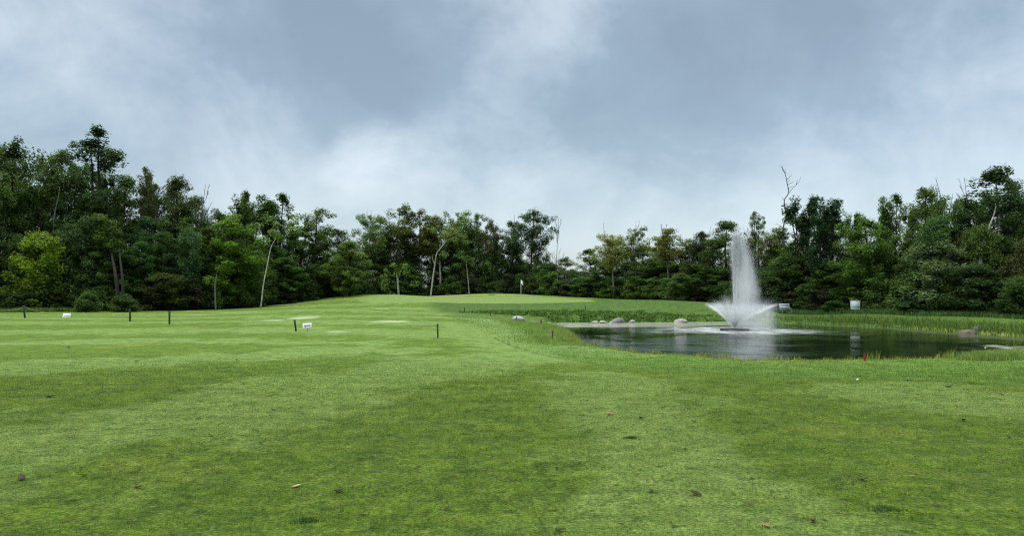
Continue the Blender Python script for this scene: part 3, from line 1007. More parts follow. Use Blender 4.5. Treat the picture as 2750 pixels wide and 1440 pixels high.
# (display x, top, distance offset, width, proto, colour, bark, label)
HERO = [
    (28, 357, 4, 150, 'full0', DK, M_BARK, 'tall dark leafy tree at the left edge of the photo'),
    (150, 384, 6, 120, 'full1', MD, M_BARK, 'green tree left of the tallest tree with a gap of sky beside it'),
    (245, 334, 5, 205, 'airy0', (.050, .088, .032), M_BARK, 'tallest tree of the left wood with an airy open top'),
    (80, 590, -1, 150, 'dome0', YG, M_BARK, 'bright yellow green small tree at the left edge of the wood'),
    (205, 560, -.5, 120, 'dome1', TEAL, M_BARK, 'bluish green low tree right of the yellow green one'),
    (400, 690, -2.5, 130, 'dome0', (.075, .105, .03), M_BARK, 'low olive bush tree at the foot of the left wood'),
    (385, 424, 5, 95, 'airy1', (.085, .105, .035), M_BARK, 'thin topped tree showing sky right of the tallest one'),
    (450, 455, 4, 130, 'full2', (.06, .085, .03), M_BARK, 'olive green tree in the middle of the left wood'),
    (578, 545, -1, 140, 'full0', LT, M_BARK, 'fresh light green rounded tree in front of the left wood'),
    (618, 490, 5, 90, 'spiky0', DK, M_BARK, 'dark tree with upright pointed twigs left of the leaning birch'),
    (690, 494, 4, 110, 'spiky1', DK, M_BARK, 'dark upright tree behind the leaning white birch'),
    (790, 528, 3, 100, 'high0', MD, M_BARK, 'round topped tree at the right end of the left wood'),
    (850, 582, -6, 90, 'full1', DK, M_BARK, 'dark lower tree in the dip between left and middle woods'),
    (880, 612, -14, 100, 'full2', MD, M_BARK, 'mid green tree right at the foot of the grassy rise'),
    (935, 540, -1, 75, 'high1', MD, M_GREYBARK, 'loose crowned tree at the left end of the middle wood'),
    (1000, 522, 1, 95, 'high2', OL, M_GREYBARK, 'tall olive brown tree at the highest part of the middle wood'),
    (1055, 530, 0, 85, 'high0', (.11, .10, .032), M_GREYBARK, 'rusty olive tree just left of the bent birch'),
    (1108, 545, -2, 80, 'high1', OL, M_BIRCH, 'olive crowned tree rising behind the bent birch'),
    (1160, 534, 0, 80, 'high2', MD, M_GREYBARK, 'green tall stemmed tree left of the gap of sky'),
    (1195, 540, 1, 60, 'high0', DK, M_GREYBARK, 'narrow dark tall stemmed tree beside the gap of sky'),
    (1236, 556, -1, 48, 'ball0', (.09, .09, .035), M_GREYBARK, 'thin tree with small yellowing crown standing in the gap of sky'),
    (1290, 560, 0, 70, 'ball1', DK, M_BARK, 'smaller round crown left of the lollipop shaped tree'),
    (1335, 531, -1, 92, 'ball0', (.045, .085, .03), M_BARK, 'lollipop shaped tree with round crown above the flag'),
    (1545, 590, -4, 75, 'high1', AUT, M_GREYBARK, 'yellowing tree behind the far bank boulders'),
    (1600, 575, -2, 65, 'high2', OL, M_GREYBARK, 'olive pointed tree in the middle of the wood beyond the pond'),
    (1680, 578, -2, 90, 'ball1', AUT, M_GREYBARK, 'flat topped yellowing tree beyond the far bank'),
    (1755, 588, 1, 80, 'full1', (.055, .08, .03), M_BARK, 'olive tree left of the fountain jet'),
    (1825, 562, 1, 120, 'full2', DK, M_BARK, 'broad dark tree behind the top of the fountain jet'),
    (1905, 532, 4, 65, 'airy1', MD, M_BARK, 'thin topped tree just right of the fountain jet'),
    (1945, 575, 3, 75, 'high0', AUT, M_BARK, 'yellow brown tree below the tall dead snag'),
    (2015, 496, 1, 110, 'spiky0', (.034, .072, .034), M_BARK, 'dark pointed poplar right of the tall dead snag'),
    (2078, 505, 0, 110, 'spiky1', (.036, .074, .034), M_BARK, 'dark pointed poplar above the grey bench'),
    (2140, 538, 4, 80, 'spiky0', DK, M_BARK, 'smaller dark tree left of the light green tree'),
    (2185, 549, -2, 130, 'full0', (.085, .165, .03), M_BARK, 'light green broad tree above the pale utility box'),
    (2245, 496, 3, 85, 'spiky1', DK, M_BARK, 'dark loose topped tree right of the light green tree'),
    (2330, 482, 3, 110, 'full1', MD, M_BARK, 'rounded dark green tree in the middle of the right wood'),
    (2330, 560, -1, 150, 'dome1', (.062, .12, .035), M_BARK, 'mid green rounded tree behind the willow bush'),
    (2375, 612, -3, 190, 'dome0', GB, M_GREYBARK, 'grey green spreading willow at the water side of the right wood'),
    (2515, 431, 2, 170, 'full2', (.045, .09, .03), M_BIRCH, 'tall spreading tree with a white trunk near the right edge'),
    (2440, 500, 3, 120, 'full0', DK, M_BARK, 'dark tree left of the white trunked one'),
    (2570, 600, -2, 120, 'dome1', (.07, .08, .035), M_BARK, 'reddish olive tree at the right edge of the photo'),
    (2470, 670, -4, 170, 'dome0', (.045, .09, .03), M_BARK, 'low green bushy tree under the white trunk'),
    (2560, 700, -4.5, 130, 'dome1', DK, M_BARK, 'dark bushy tree in the bottom right of the wood'),
    (1700, 690, -6, 80, 'dome0', (.085, .14, .035), M_BARK, 'fresh green bushy tree left of the fountain behind the bank'),
    (620, 650, -2, 110, 'dome1', DK, M_BARK, 'dark bushy tree left of the leaning white birch'),
    (300, 620, -1, 120, 'full2', DK, M_BARK, 'dark tree right of the twin dark trunks'),
]
for (dx, ty, off, w, pr, col, bark, lab) in HERO:
    px = dx * S
    place(pr, px, ty * S, float(edge_d(px)) + off, w * S, col, 'tree', lab, None, bark)

# fillers: two rows standing along the whole wood
def section(px):
    return 'left' if px < 900 else ('middle' if px < 1520 else ('far bank' if px < 2050 else 'right'))


SECT = {'left': 'left wood behind the fairway', 'middle': 'middle wood behind the putting green', 'far bank': 'wood behind the far bank of the pond', 'right': 'right wood behind the reeds'}
FILL = []
CN = {DK: 'dark', MD: 'green', TEAL: 'bluish green', OL: 'olive'}
names = ['full0', 'full1', 'full2', 'spiky0', 'spiky1']
for row, (off, step) in enumerate(((9, 70), (3, 62))):
    px = -110 + 20 * row
    while px < 2880:
        s_ = section(px)
        top = sil(px)
        dd = float(edge_d(px)) + off + random.uniform(-1.5, 1.5)
        if s_ == 'middle':
            if px < 950: pr = 'full1'
            else: pr = random.choice(['high0', 'high1', 'high2'])
            if 1370 < px < 1520:
                pr = 'full0'
            tp = top + random.uniform(10, 50) + 18 * row
            if 1290 < px < 1350 or 1370 < px < 1490: tp = max(tp, 668) + random.uniform(0, 40); pr = random.choice(names)
            w = random.uniform(60, 85) * S
            col = random.choice([DK, MD, OL, DK])
            bark = random.choice([M_BARK, M_GREYBARK, M_GREYBARK])
        else:
            pr = random.choice(names)
            tp = top + random.uniform(8, 45) + (40 if row else 0) + random.uniform(0, 60) * row
            w = random.uniform(75, 120) * S
            col = random.choice([DK, DK, MD, TEAL, MD, OL if s_ == 'far bank' else DK])
            bark = random.choice([M_BARK, M_BARK, M_GREYBARK])
        t = place(pr, px, tp, dd, w, col, 'tree', 'x', 'trees of the ' + SECT[s_] + (', back row' if row == 0 else ', second row'), bark)
        FILL.append((px, 'back row' if row == 0 else 'second row', CN[col] + ' tree', t))
        px += step * random.uniform(.8, 1.2)
# lower front row filling under the crowns
px = -90
while px < 2880:
    s_ = section(px)
    top = sil(px)
    base_y = 830 if px < 900 else (800 if px < 1500 else 825)
    if s_ == 'middle':
        tp = base_y - random.uniform(80, 150); dd = float(edge_d(px)) + random.uniform(-1, 2); w = random.uniform(70, 100) * S; pr = random.choice(['dome0', 'dome1', 'full0'])
        st = 36
    else:
        tp = top + (base_y - top) * random.uniform(.33, .58); dd = float(edge_d(px)) + random.uniform(-1, 1.5); w = random.uniform(80, 120) * S
        pr = random.choice(['full0', 'full1', 'full2', 'dome0', 'dome1']); st = 62
    col = random.choice([DK, DK, TEAL, MD, DK])
    t = place(pr, px, tp, dd, w, col, 'tree', 'x',
          'lower trees of the ' + SECT[s_], random.choice([M_BARK, M_GREYBARK]))
    FILL.append((px, 'front', 'lower ' + CN[col] + ' tree', t))
    px += st * random.uniform(.75, 1.25)
# shrubs along the foot of the wood
px = -60
while px < 2860:
    s_ = section(px)
    off = {'left': -1.5, 'middle': -2.5, 'far bank': -2.5, 'right': -2.5}[s_] + random.uniform(-1, 1)
    dd = float(edge_d(px)) + off
    x_, y_ = XY(px, dd)
    hm = random.uniform(1.6, 3.2)
    zt = gz(x_, y_) + hm
    t = place(random.choice(['shrub0', 'shrub1', 'shrub2']), px, HY - (zt - HC) / dd * F, dd, random.uniform(60, 100) * S * 76 / dd,
          random.choice([DK, MD, DK, (.05, .06, .03)]), 'shrub', 'x', 'undergrowth shrubs of the ' + SECT[s_], M_BARK, 'shrub')
    FILL.append((px, 'wood edge', 'dark undergrowth shrub', t))
    px += 42 * random.uniform(.7, 1.3) * 76 / dd
for (dx, ty, off, w, col, lab) in ((215, 738, -6, 62, (.075, .13, .035), 'bright green grassy shrub left of the twin dark trunks'),
                                   (318, 742, -6, 70, (.085, .14, .035), 'bright green shrub right of the twin dark trunks'),
                                   (2100, 760, -5, 70, (.05, .10, .03), 'small green shrub between the bench and the pale box'),
                                   (2290, 762, -5, 80, (.05, .10, .03), 'small green shrub right of the pale utility box')):
    px = dx * S
    place('shrub0', px, ty * S, float(edge_d(px)) + off, w * S, col, 'shrub', lab, None, M_BARK, 'shrub')


LM = [(92, 'yellow green small tree'), (245, 'tallest tree'), (400, 'low olive bush tree'), (578, 'light green rounded tree'), (665, 'leaning white birch'), (790, 'round topped tree'),
      (935, 'first loose crowned tree'), (1005, 'short pale birch trunk'), (1090, 'bent birch'), (1177, 'thin straight pale trunk'), (1236, 'thin yellowing tree'), (1335, 'lollipop shaped tree'),
      (1397, 'lone bare tree'), (1545, 'first yellowing tree'), (1680, 'flat topped yellowing tree'), (1835, 'fountain jet'), (1975, 'tall dead snag'), (2078, 'pointed poplar above the bench'),
      (2185, 'light green broad tree'), (2370, 'willow'), (2475, 'white trunk'), (2570, 'reddish tree at the right edge')]
ORD = ['', 'second ', 'third ', 'fourth ', 'fifth ', 'sixth ', 'seventh ', 'eighth ']
cnt_ = {}
for (px, rw_, kind_, t_) in sorted(FILL, key=lambda q_: min(abs(q_[0] / S - a_) for a_, _ in LM)):
    a_, nm_ = min(LM, key=lambda q_: abs(q_[0] - px / S))
    key_ = (rw_, kind_.split()[-1], a_, px / S < a_)
    n_ = cnt_[key_] = cnt_.get(key_, 0) + 1
    t_['label'] = '%s, %s, %s%s of the %s' % (kind_, rw_, ORD[n_ - 1], 'left' if px / S < a_ else 'right', nm_)


# trunks told apart in the photograph: pale birches with their own bends
def birch(name, ptsd, r0, label, mat, parent_loc=None, branches=(), crown=None):
    """ptsd: (display x, display y, distance)"""
    pts = np.array([P(a * S, b_ * S, d_) for (a, b_, d_) in ptsd])
    base = pts[0].copy()
    base[2] = min(base[2], gz(base[0], base[1]) - .05)
    t = empty(name, base)
    pts = np.vstack([[base], pts[1:]]) - base
    pts = catmull(pts, 4, closed=False)
    mb = MB()
    mb.tube(pts, np.linspace(r0, r0 * .35, len(pts)), 7)
    for br in branches:
        bp = np.array([P(a * S, b_ * S, d_) for (a, b_, d_) in br]) - base
        bp = catmull(bp, 3, closed=False)
        mb.tube(bp, np.linspace(r0 * .4, .012, len(bp)), 5)
    mb.build('trunk', mat, t, smooth=True)
    if crown:
        (n, rad, lf, col) = crown
        rg = np.random.default_rng(int(abs(base[0]) * 10))
        top = pts[-1]
        cents = top + rg.normal(0, 1, (n, 3)) * np.array([1.1, 1.1, .9])
        v, q_ = leaf_quads(cents, rg.uniform(.4, .8, n) * rad, 55, lf, rg=rg)
        link('crown', mesh_np('crown', v, q_), M_LEAF, t, color=col)
    tag(t, label, 'tree')
    return t


birch('birch_tree', [(656, 755, 79), (663, 715, 79), (672, 670, 79.2), (681, 625, 79.5), (693, 600, 80), (700, 575, 80)], .075,
      'slim white birch leaning right in front of the left wood', M_BIRCH, branches=[[(681, 625, 79.5), (678, 600, 79.5), (690, 560, 79.5)]], crown=(14, 1, .15, MD))
dB = 104
birch('birch_tree', [(1083, 748, dB), (1089, 700, dB), (1094, 665, dB), (1098, 640, dB), (1108, 625, dB), (1119, 610, dB), (1116, 585, dB)], .125,
      'pale birch with a sharply bent trunk behind the putting green', M_BIRCH, branches=[[(1094, 668, dB), (1088, 650, dB), (1090, 640, dB)], [(1119, 610, dB), (1128, 590, dB)]], crown=(14, 1, .15, OL))
birch('birch_tree', [(1003, 748, dB), (1000, 700, dB), (998, 700, dB), (998, 690, dB)], .15, 'short pale birch trunk left of the bent birch', M_BIRCH, crown=(10, 1, .15, MD))
birch('birch_tree', [(1181, 748, 108), (1177, 700, 108), (1174, 670, 108), (1173, 655, 108)], .08, 'thin straight pale trunk right of the bent birch', M_BIRCH, crown=(10, 1, .15, DK))
birch('birch_tree', [(1232, 690, 122), (1234, 640, 122), (1236, 600, 122)], .10, 'slim pale trunk seen in the gap of sky', M_BIRCH, crown=(4, .7, .15, OL))
birch('birch_tree', [(2462, 670, 61), (2468, 640, 61), (2476, 612, 61), (2482, 590, 61), (2490, 568, 61), (2499, 545, 61)], .17,
      'stout white trunk with a fork near the right edge', M_BIRCH, branches=[[(2480, 595, 61), (2500, 583, 60.5), (2520, 578, 60)], [(2499, 545, 61), (2505, 520, 61), (2500, 500, 61)]])
birch('birch_tree', [(2380, 795, 62), (2375, 770, 62), (2366, 745, 62), (2350, 715, 62), (2335, 690, 62)], .08, 'thin grey stem leaning left under the willow', M_GREYBARK)
birch('birch_tree', [(300, 760, 72), (292, 700, 72.5), (283, 650, 74), (278, 615, 76)], .20, 'dark thick left trunk of the twin below the tallest tree', M_BARK)
birch('birch_tree', [(311, 760, 72), (308, 700, 72.5), (302, 650, 74), (300, 615, 76)], .16, 'dark thick right trunk of the twin below the tallest tree', M_BARK)
birch('birch_tree', [(127, 640, 76), (133, 590, 76), (137, 540, 76), (146, 500, 76), (150, 470, 76)], .10, 'pale green thin trunk above the yellow green tree', M_GREYBARK)
birch('birch_tree', [(543, 758, 78), (541, 720, 78), (545, 690, 78)], .09, 'short pale stem under the fresh light green tree', M_GREYBARK)
birch('birch_tree', [(1555, 745, 101), (1556, 690, 101), (1560, 640, 101)], .07, 'thin grey stem beyond the far bank', M_GREYBARK)

# the tall dead snag rising above the right wood
dS = 84
t = birch('dead_tree', [(1968, 730, dS), (1970, 600, dS), (1973, 560, dS), (1978, 540, dS), (1973, 505, dS), (1984, 485, dS), (1980, 460, dS), (1976, 440, dS), (1967, 418, dS)], .085,
          'tall forked dead tree standing high above the wood right of the fountain', M_DEAD,
          branches=[[(1984, 486, dS), (1993, 475, dS), (2003, 465, dS), (2011, 455, dS), (2015, 442, dS)], [(1981, 465, dS), (1990, 460, dS), (1997, 457, dS)],
                    [(1980, 458, dS), (1989, 452, dS)], [(1976, 440, dS), (1975, 425, dS)], [(1973, 505, dS), (1967, 496, dS)], [(1976, 545, dS), (1985, 530, dS), (1990, 527, dS)],
                    [(1970, 575, dS), (1960, 566, dS), (1950, 563, dS)], [(1979, 452, dS), (1986, 446, dS), (1992, 438, dS)], [(1973, 432, dS), (1969, 428, dS), (1965, 416, dS)], [(2003, 465, dS), (2006, 452, dS)], [(1981, 476, dS), (1990, 470, dS), (1999, 469, dS)]])

for k, (dx, ty, off, lab) in enumerate([
        (1397, 550, -1, 'pale bare tree standing alone right of the lollipop tree'), (1541, 556, 0, 'bare grey twiggy tree left of the yellowing trees'),
        (1602, 553, 1, 'bare treetop above the olive pointed tree'), (1688, 560, 2, 'bare twigs rising from the flat topped yellowing tree'),
        (1745, 570, 2, 'low bare twigs left of the fountain'), (1888, 535, 4, 'bare thin treetop just right of the jet top'),
        (2318, 462, 4, 'bare treetop in the middle of the right wood'), (2408, 452, 3, 'wide bare treetop left of the tall right tree'), (2438, 446, 4, 'slanting bare treetop touching the tall right tree'),
        (720, 515, 4, 'fine bare twigs at the right shoulder of the left wood'), (870, 570, 0, 'tiny bare treetop in the dip before the middle wood'), (505, 462, 6, 'bare spiky twigs on top of the left wood'),
        (2262, 490, 5, 'bare thin leader above the dark loose topped tree'), (1280, 545, 1, 'bare twigs beside the smaller round crown'), (935, 530, 1, 'bare twigs above the left end of the middle wood')]):
    px = dx * S
    d_ = float(edge_d(px)) + off
    x_, y_ = XY(px, d_)
    z_ = gz(x_, y_) - .05
    H_ = HC + (HY - ty * S) / F * d_ - z_
    t = empty('dead_tree', (x_, y_, z_), k * 1.3)
    me = BARE[k % 3]
    if not me.materials: me.materials.append(M_DEAD)
    o = bpy.data.objects.new('trunk', me); C.objects.link(o); o.parent = t
    zmax = max(v.co.z for v in me.vertices)
    t.scale = (H_ / zmax * .8, H_ / zmax * .8, H_ / zmax)
    tag(t, lab, 'dead tree')


# ------------------------------------------------------------------ rocks
def rock(px, py, d, w, h, dep, seed, c0, c1, label, group=None, sink=.12, rz=0.0, name='boulder'):
    import bmesh
    bm = bmesh.new()
    bmesh.ops.create_icosphere(bm, subdivisions=4, radius=1)
    rg = random.Random(seed)
    off = Vector((rg.uniform(0, 50), rg.uniform(0, 50), 0))
    planes = [(Vector((rg.gauss(0, 1), rg.gauss(0, 1), rg.gauss(0.2, .8))).normalized(), rg.uniform(.62, .9)) for _ in range(9)]
    for v in bm.verts:
        p = v.co.copy()
        for (n_, k) in planes:
            s_ = p.dot(n_) - k
            if s_ > 0: p -= n_ * s_ * .85
        p *= 1 + .12 * mnoise.noise(p * 1.7 + off) + .05 * mnoise.noise(p * 5 + off)
        v.co = Vector((p.x * w / 2, p.y * dep / 2, p.z * h * .62))
    me = bpy.data.meshes.new(name)
    bm.to_mesh(me); bm.free()
    for pl in me.polygons: pl.use_smooth = True
    x_, y_ = XY(px, d)
    zb = HC - (py - HY) / F * d
    m = simple_mat('stone_%d' % seed, c0, c1, 3.5 / max(w, .3), .9, .6)
    o = link(name, me, m, loc=(x_, y_, zb + h * .45 - sink), rz=rz)
    tag(o, label, 'rock', group)
    return o


rock(1391, 863, 51.5, 1.12, .44, .8, 3, (.38, .38, .37), (.33, .33, .33), 'pale grey sloping boulder on the grass at the left end of the pond', rz=.2)
rock(1432, 868, 50.5, .9, .25, .6, 9, (.22, .21, .17), (.14, .14, .10), 'flat brown stone beside the pale boulder')
rock(1660, 868, 57.9, 1.40, .50, .9, 5, (.24, .24, .235), (.11, .11, .11), 'large dark grey boulder, biggest on the far bank', rz=.5)
rock(1598, 868.5, 56.9, .52, .20, .35, 6, (.5, .47, .43), (.3, .28, .26), 'small flat whitish stone, leftmost at the foot of the far bank', sink=.02)
rock(1620, 868.5, 56.9, .58, .22, .4, 7, (.42, .38, .36), (.2, .19, .18), 'small pinkish stone second from left on the far bank', sink=.02)
rock(1641, 868.5, 56.8, .42, .26, .4, 8, (.4, .44, .44), (.26, .3, .3), 'small bluish grey stone touching the large dark boulder')
rock(1697, 867, 58, .55, .32, .45, 10, (.36, .35, .34), (.22, .21, .2), 'blocky light grey stone right of the large dark boulder')
rock(1829, 867, 58.2, 1.08, .40, .7, 11, (.40, .375, .35), (.30, .28, .26), 'pinkish white boulder alone on the far bank left of the fountain', rz=-.15)
rock(2598, 899, 41.9, 1.15, .42, .8, 12, (.15, .125, .085), (.07, .07, .05), 'tan brown boulder at the reeds on the right shore', rz=.4)
rock(2627, 898, 42.4, .75, .60, .6, 13, (.10, .10, .09), (.05, .06, .05), 'dark mossy boulder leaning on the tan one', rz=.9)
rock(1475, 868, 49, .5, .16, .4, 14, (.34, .29, .26), (.2, .17, .15), 'small brown stone behind the dark red stake')


# ------------------------------------------------------------------ stakes, signs, flag, bench, box
def stake(px, ytop, ybase, d, wpx, mat, label, group=None, lean_px=0, cap=None, cat='stake', collar=False):
    x_, y_ = XY(px, d)
    z_ = gz(x_, y_)
    H_ = (ybase - ytop) / F * d
    r = wpx / F * d / 2
    t = empty('stake' if cat == 'stake' else cat.replace(' ', '_'), (x_, y_, z_))
    lx = -lean_px / F * d
    mb = MB()
    pts = [(0, 0, -.12), (0, 0, .0), (lx * .5, 0, H_ * .5), (lx, 0, H_ - .012), (lx, 0, H_)]
    mb.tube(pts, [r, r, r, r, r * .7], 8)
    mb.build('shaft', mat, t)
    mb = MB()
    mb.tube([(lx * .92, 0, H_ * .90), (lx * .96, 0, H_ * .94)], [r * 1.25] * 2, 8)
    mb.build('band', cap or mat, t)
    tag(t, label, 'stake', group)
    t['tip'] = [x_ + lx, y_, z_ + H_]
    return t


G1 = 'dark green rope stakes on the fairway'
s67 = stake(67, 822, 855, 50, 4.8, M_STAKE, 'dark green stake leaning left near the left edge, rope tied to it', G1, 4)
s349 = stake(349, 831, 864, 45, 4.6, M_STAKE, 'dark green stake midway between the left white sign and the next stake', G1)
s455 = stake(455, 836, 872, 40, 4.8, M_STAKE, 'dark green upright stake just right of its equal in the left fairway', G1)
s792 = stake(795, 858, 890, 33, 4.8, M_STAKE, 'dark green stake leaning left beside the white sign with blue print', G1, 4)
s1176 = stake(1176, 870, 908, 28, 4.4, M_STAKE, 'dark green stake nearest the camera in the middle of the fairway', G1, 1)
stake(138, 818, 833, 69.5, 3.5, M_STAKE, 'short dark stake in the long grass at the far left', None)
stake(330, 818, 831, 73, 3.0, M_STAKE, 'short dark stake before the wood left of the upright rope stakes', None, 1)
stake(1247, 825, 838, 61, 2.4, M_STAKE, 'tiny dark stake on the grass above the pond end', None)
stake(1317, 842, 850, 55, 2.2, M_STAKE, 'tiny dark stake left of the pale boulder', None)
stake(1387, 847, 860, 49.5, 2.6, M_DEAD, 'short grey stake in front of the pale boulder', None)
stake(1572, 824, 832, 68, 2.0, M_STAKE, 'tiny dark stake on the grassy far bank', None)
G2 = 'red water hazard stakes round the pond'
stake(1484, 891, 919, 30.3, 4.3, M_REDDARK, 'dark red stake at the left end of the pond, nearer one', G2)
stake(1453, 861, 874, 44.5, 3.8, M_REDDARK, 'dark red stake at the left end of the pond, farther one', G2)
stake(2322, 954, 976, 21, 5.2, M_RED, 'bright red stake on the near shore right of the fountain', G2, cap=M_RED)


def rope(a, b, sag, label, lay=True):
    a = np.array(a); b = np.array(b)
    n = 26
    t = np.linspace(0, 1, n)
    p = a + (b - a) * t[:, None]
    p[:, 2] -= sag * 4 * t * (1 - t)
    g = ground_z(p[:, 0], p[:, 1]) + .02
    p[:, 2] = np.maximum(p[:, 2], g)
    mb = MB()
    mb.tube(p, .008, 5)
    o = mb.build('rope', M_ROPE)
    tag(o, label, 'rope')


rope(s67['tip'], P(118, 838, 49), .1, 'thin pale rope running down right from the leaning left stake to the grass')
rope(P(-60, 830, 50), np.array(s67['tip']) + np.array([0, 0, -.12]), .15, 'thin rope reaching the left stake from outside the photo')
rope(P(1096, 871.5, 31), np.array(s1176['tip']) + np.array([0, 0, -.04]), .02, 'thin pale rope stretched left from the stake nearest the camera')
# low pegs that hold the free ends of the ropes
for (px, d_, z_, lab) in ((1096, 31, HC - (871.5 - HY) / F * 31, 'thin light peg holding the free end of the middle rope'),):
    x_, y_ = XY(px, d_)
    mb = MB(); mb.tube([(0, 0, gz(x_, y_) - .05), (0, 0, z_ + .02)], [.004, .004], 5)
    o = mb.build('rope_peg', M_ROPE, loc=(x_, y_, 0)); tag(o, lab, 'peg')


def lawn_sign(px, ytop, ybot, ybase, wpx, d, tilt, shear, label, blue):
    x_, y_ = XY(px, d)
    z_ = gz(x_, y_)
    w_, h_ = wpx / F * d, (ybot - ytop) / F * d
    leg = (ybase - ybot) / F * d
    t = empty('lawn_sign', (x_, y_, z_))
    mb = MB()
    mb.tube([(0, .012, -.12), (0, .012, leg + h_ * .5)], .010, 8)
    mb.build('post', M_STAKE, t)
    ca, sa = math.cos(tilt), math.sin(tilt)
    cb, sb = math.cos(-.28), math.sin(-.28)
    Rm = np.array([[ca, 0, -sa], [0, 1, 0], [sa, 0, ca]]) @ np.array([[1, 0, 0], [0, cb, -sb], [0, sb, cb]])
    c = np.array([0, 0, leg + h_ / 2])
    mb = MB(); mb.box(c, (w_, .012, h_ * 1.04), Rm, .003)
    board = mb.build('board', M_WHITE, t)
    mb = MB()
    sx, sy = w_, h_

    def mark(u, v, du, dv, an=0.0):
        ra_ = np.array([[math.cos(an), 0, -math.sin(an)], [0, 1, 0], [math.sin(an), 0, math.cos(an)]])
        mb.box(c + Rm @ np.array([u * sx, -.0085, v * sy]), (du * sx, .003, dv * sy), Rm @ ra_)
    if blue:
        mark(-.33, -.02, .09, .22, .5); mark(-.24, .12, .16, .14, .2); mark(-.17, -.08, .07, .5, 0); mark(-.27, -.13, .10, .10, 0)
        for k, u in enumerate((-.07, -.005, .07, .145, .225, .30)):
            mark(u, .05 + .02 * (k % 2), .05, .27 if k != 2 else .2)
        mark(.10, -.16, .46, .06)
        mb.build('print', M_BLUE, board)
    else:
        for k in range(7):
            mark(-.27 + k * .09, .04, .06, .24)
        mark(0, -.2, .5, .07)
        mb.build('print', M_GREYPRINT, board)
    tag(t, label, 'sign')


lawn_sign(825, 870, 883.5, 892, 24, 32.8, .07, 0, 'small white lawn sign with blue print in the middle of the fairway', True)
lawn_sign(179, 837, 849, 856.5, 21, 47, 0, .0, 'small white lawn sign with faint grey print at the far left', False)

# flag on the green
x_, y_ = XY(1399, 93)
z_ = gz(x_, y_)
t = empty('golf_flag', (x_, y_, z_))
mb = MB(); mb.tube([(0, 0, -.1), (0, 0, 2.35)], .022, 8)
mb.build('pole', M_WHITE, t)
n1, n2_ = 10, 6
vv = []
for side in (0, 1):
    for i in range(n1):
        for j in range(n2_):
            u, v = i / (n1 - 1), j / (n2_ - 1)
            drop = .28 * u ** 1.2
            vv.append((.03 + .24 * u * (1 - .35 * v * 0), .05 * math.sin(u * 7 + v * 2) + side * .006, 2.32 - drop - v * (.46 + .06 * u) * (1 - .15 * u)))
vv = np.array(vv)
vv[:, 0] *= (1 - .0 * vv[:, 2])
ff = []
for s_ in (0, 1):
    for i in range(n1 - 1):
        for j in range(n2_ - 1):
            k = s_ * n1 * n2_ + i * n2_ + j
            ff.append((k, k + n2_, k + n2_ + 1, k + 1) if s_ == 0 else (k, k + 1, k + n2_ + 1, k + n2_))
link('cloth', mesh_np('cloth', vv, np.array(ff), smooth=True), M_CLOTH, t)
mb = MB(); mb.tube([(0, 0, .003), (0, 0, .016)], .06, 14)
mb.build('cup', M_WHITE, t)
tag(t, 'white flag hanging on a thin white pole on the putting green', 'golf flag')

# bench at the far shore
x_, y_ = XY(2108, 71)
t = empty('park_bench', (x_, y_, gz(x_, y_) + .02), math.radians(14))
bw = 1.12
mb = MB()
for k in range(3): mb.box((-.14, -.42 + k * .15, .46), (bw + .1, .12, .035), None, .006)
mb.build('seat', M_METAL, t)
mb = MB()
ra = math.radians(12)
Rb = [[1, 0, 0], [0, math.cos(ra), math.sin(ra)], [0, -math.sin(ra), math.cos(ra)]]
for k, h_ in enumerate((.10, .09, .09)): mb.box((0, .05 + k * .03, .60 + k * .13), (bw, .03, h_), Rb, .006)
mb.build('backrest', M_PALEMETAL, t)
for sx_ in (-1, 1):
    mb = MB()
    xx = sx_ * (bw / 2 - .08)
    mb.tube([(xx - .1, -.42, -.05), (xx - .1, -.42, .44)], .022, 6)
    mb.tube([(xx, .02, -.05), (xx, .03, .45), (xx, .13, .93)], .022, 6)
    mb.tube([(xx - .1, -.42, .42), (xx, .03, .43)], .02, 6)
    mb.build('leg', M_METAL, t)
tag(t, 'pale grey park bench on the far shore right of the fountain', 'bench')

# utility box on posts
x_, y_ = XY(2296.5, 66)
t = empty('utility_box', (x_, y_, gz(x_, y_)), math.radians(-14))
bw, bd, bh = .74, .42, .74
z0 = (839 - 834) / F * 66 + .12
mb = MB(); mb.box((0, 0, z0 + bh / 2), (bw, bd, bh), None, .012); body = mb.build('cabinet', M_METAL, t)
mb = MB(); mb.box((0, -bd / 2 - .011, z0 + bh / 2), (bw * .94, .02, bh * .84), None, .005); dr = mb.build('door', M_PALEMETAL, t)
mb = MB(); mb.box((bw * .38, -bd / 2 - .032, z0 + bh * .5), (.03, .022, .12), None, .004); mb.build('handle', M_METAL, dr)
mb = MB(); mb.box((0, -.01, z0 + bh + .018), (bw + .05, bd + .07, .035), None, .008); mb.build('lid', M_WHITE, t)
mb = MB(); mb.box((0, -bd / 2 - .012, z0 + .028), (bw, .022, .05), None, .004); mb.build('bottom_rail', M_WHITE, t)
for (a, b_, m) in ((-.20, -.12, M_PALEMETAL), (-.06, -.12, M_PALEMETAL), (.30, -.12, M_STAKE), (.30, .14, M_STAKE), (-.3, .14, M_STAKE)):
    mb = MB(); mb.box((a, b_, (z0 - .3) / 2 - .001), (.045, .045, z0 + .3)); mb.build('post', m, t)
tag(t, 'pale grey utility box on short posts before the right wood', 'utility box')


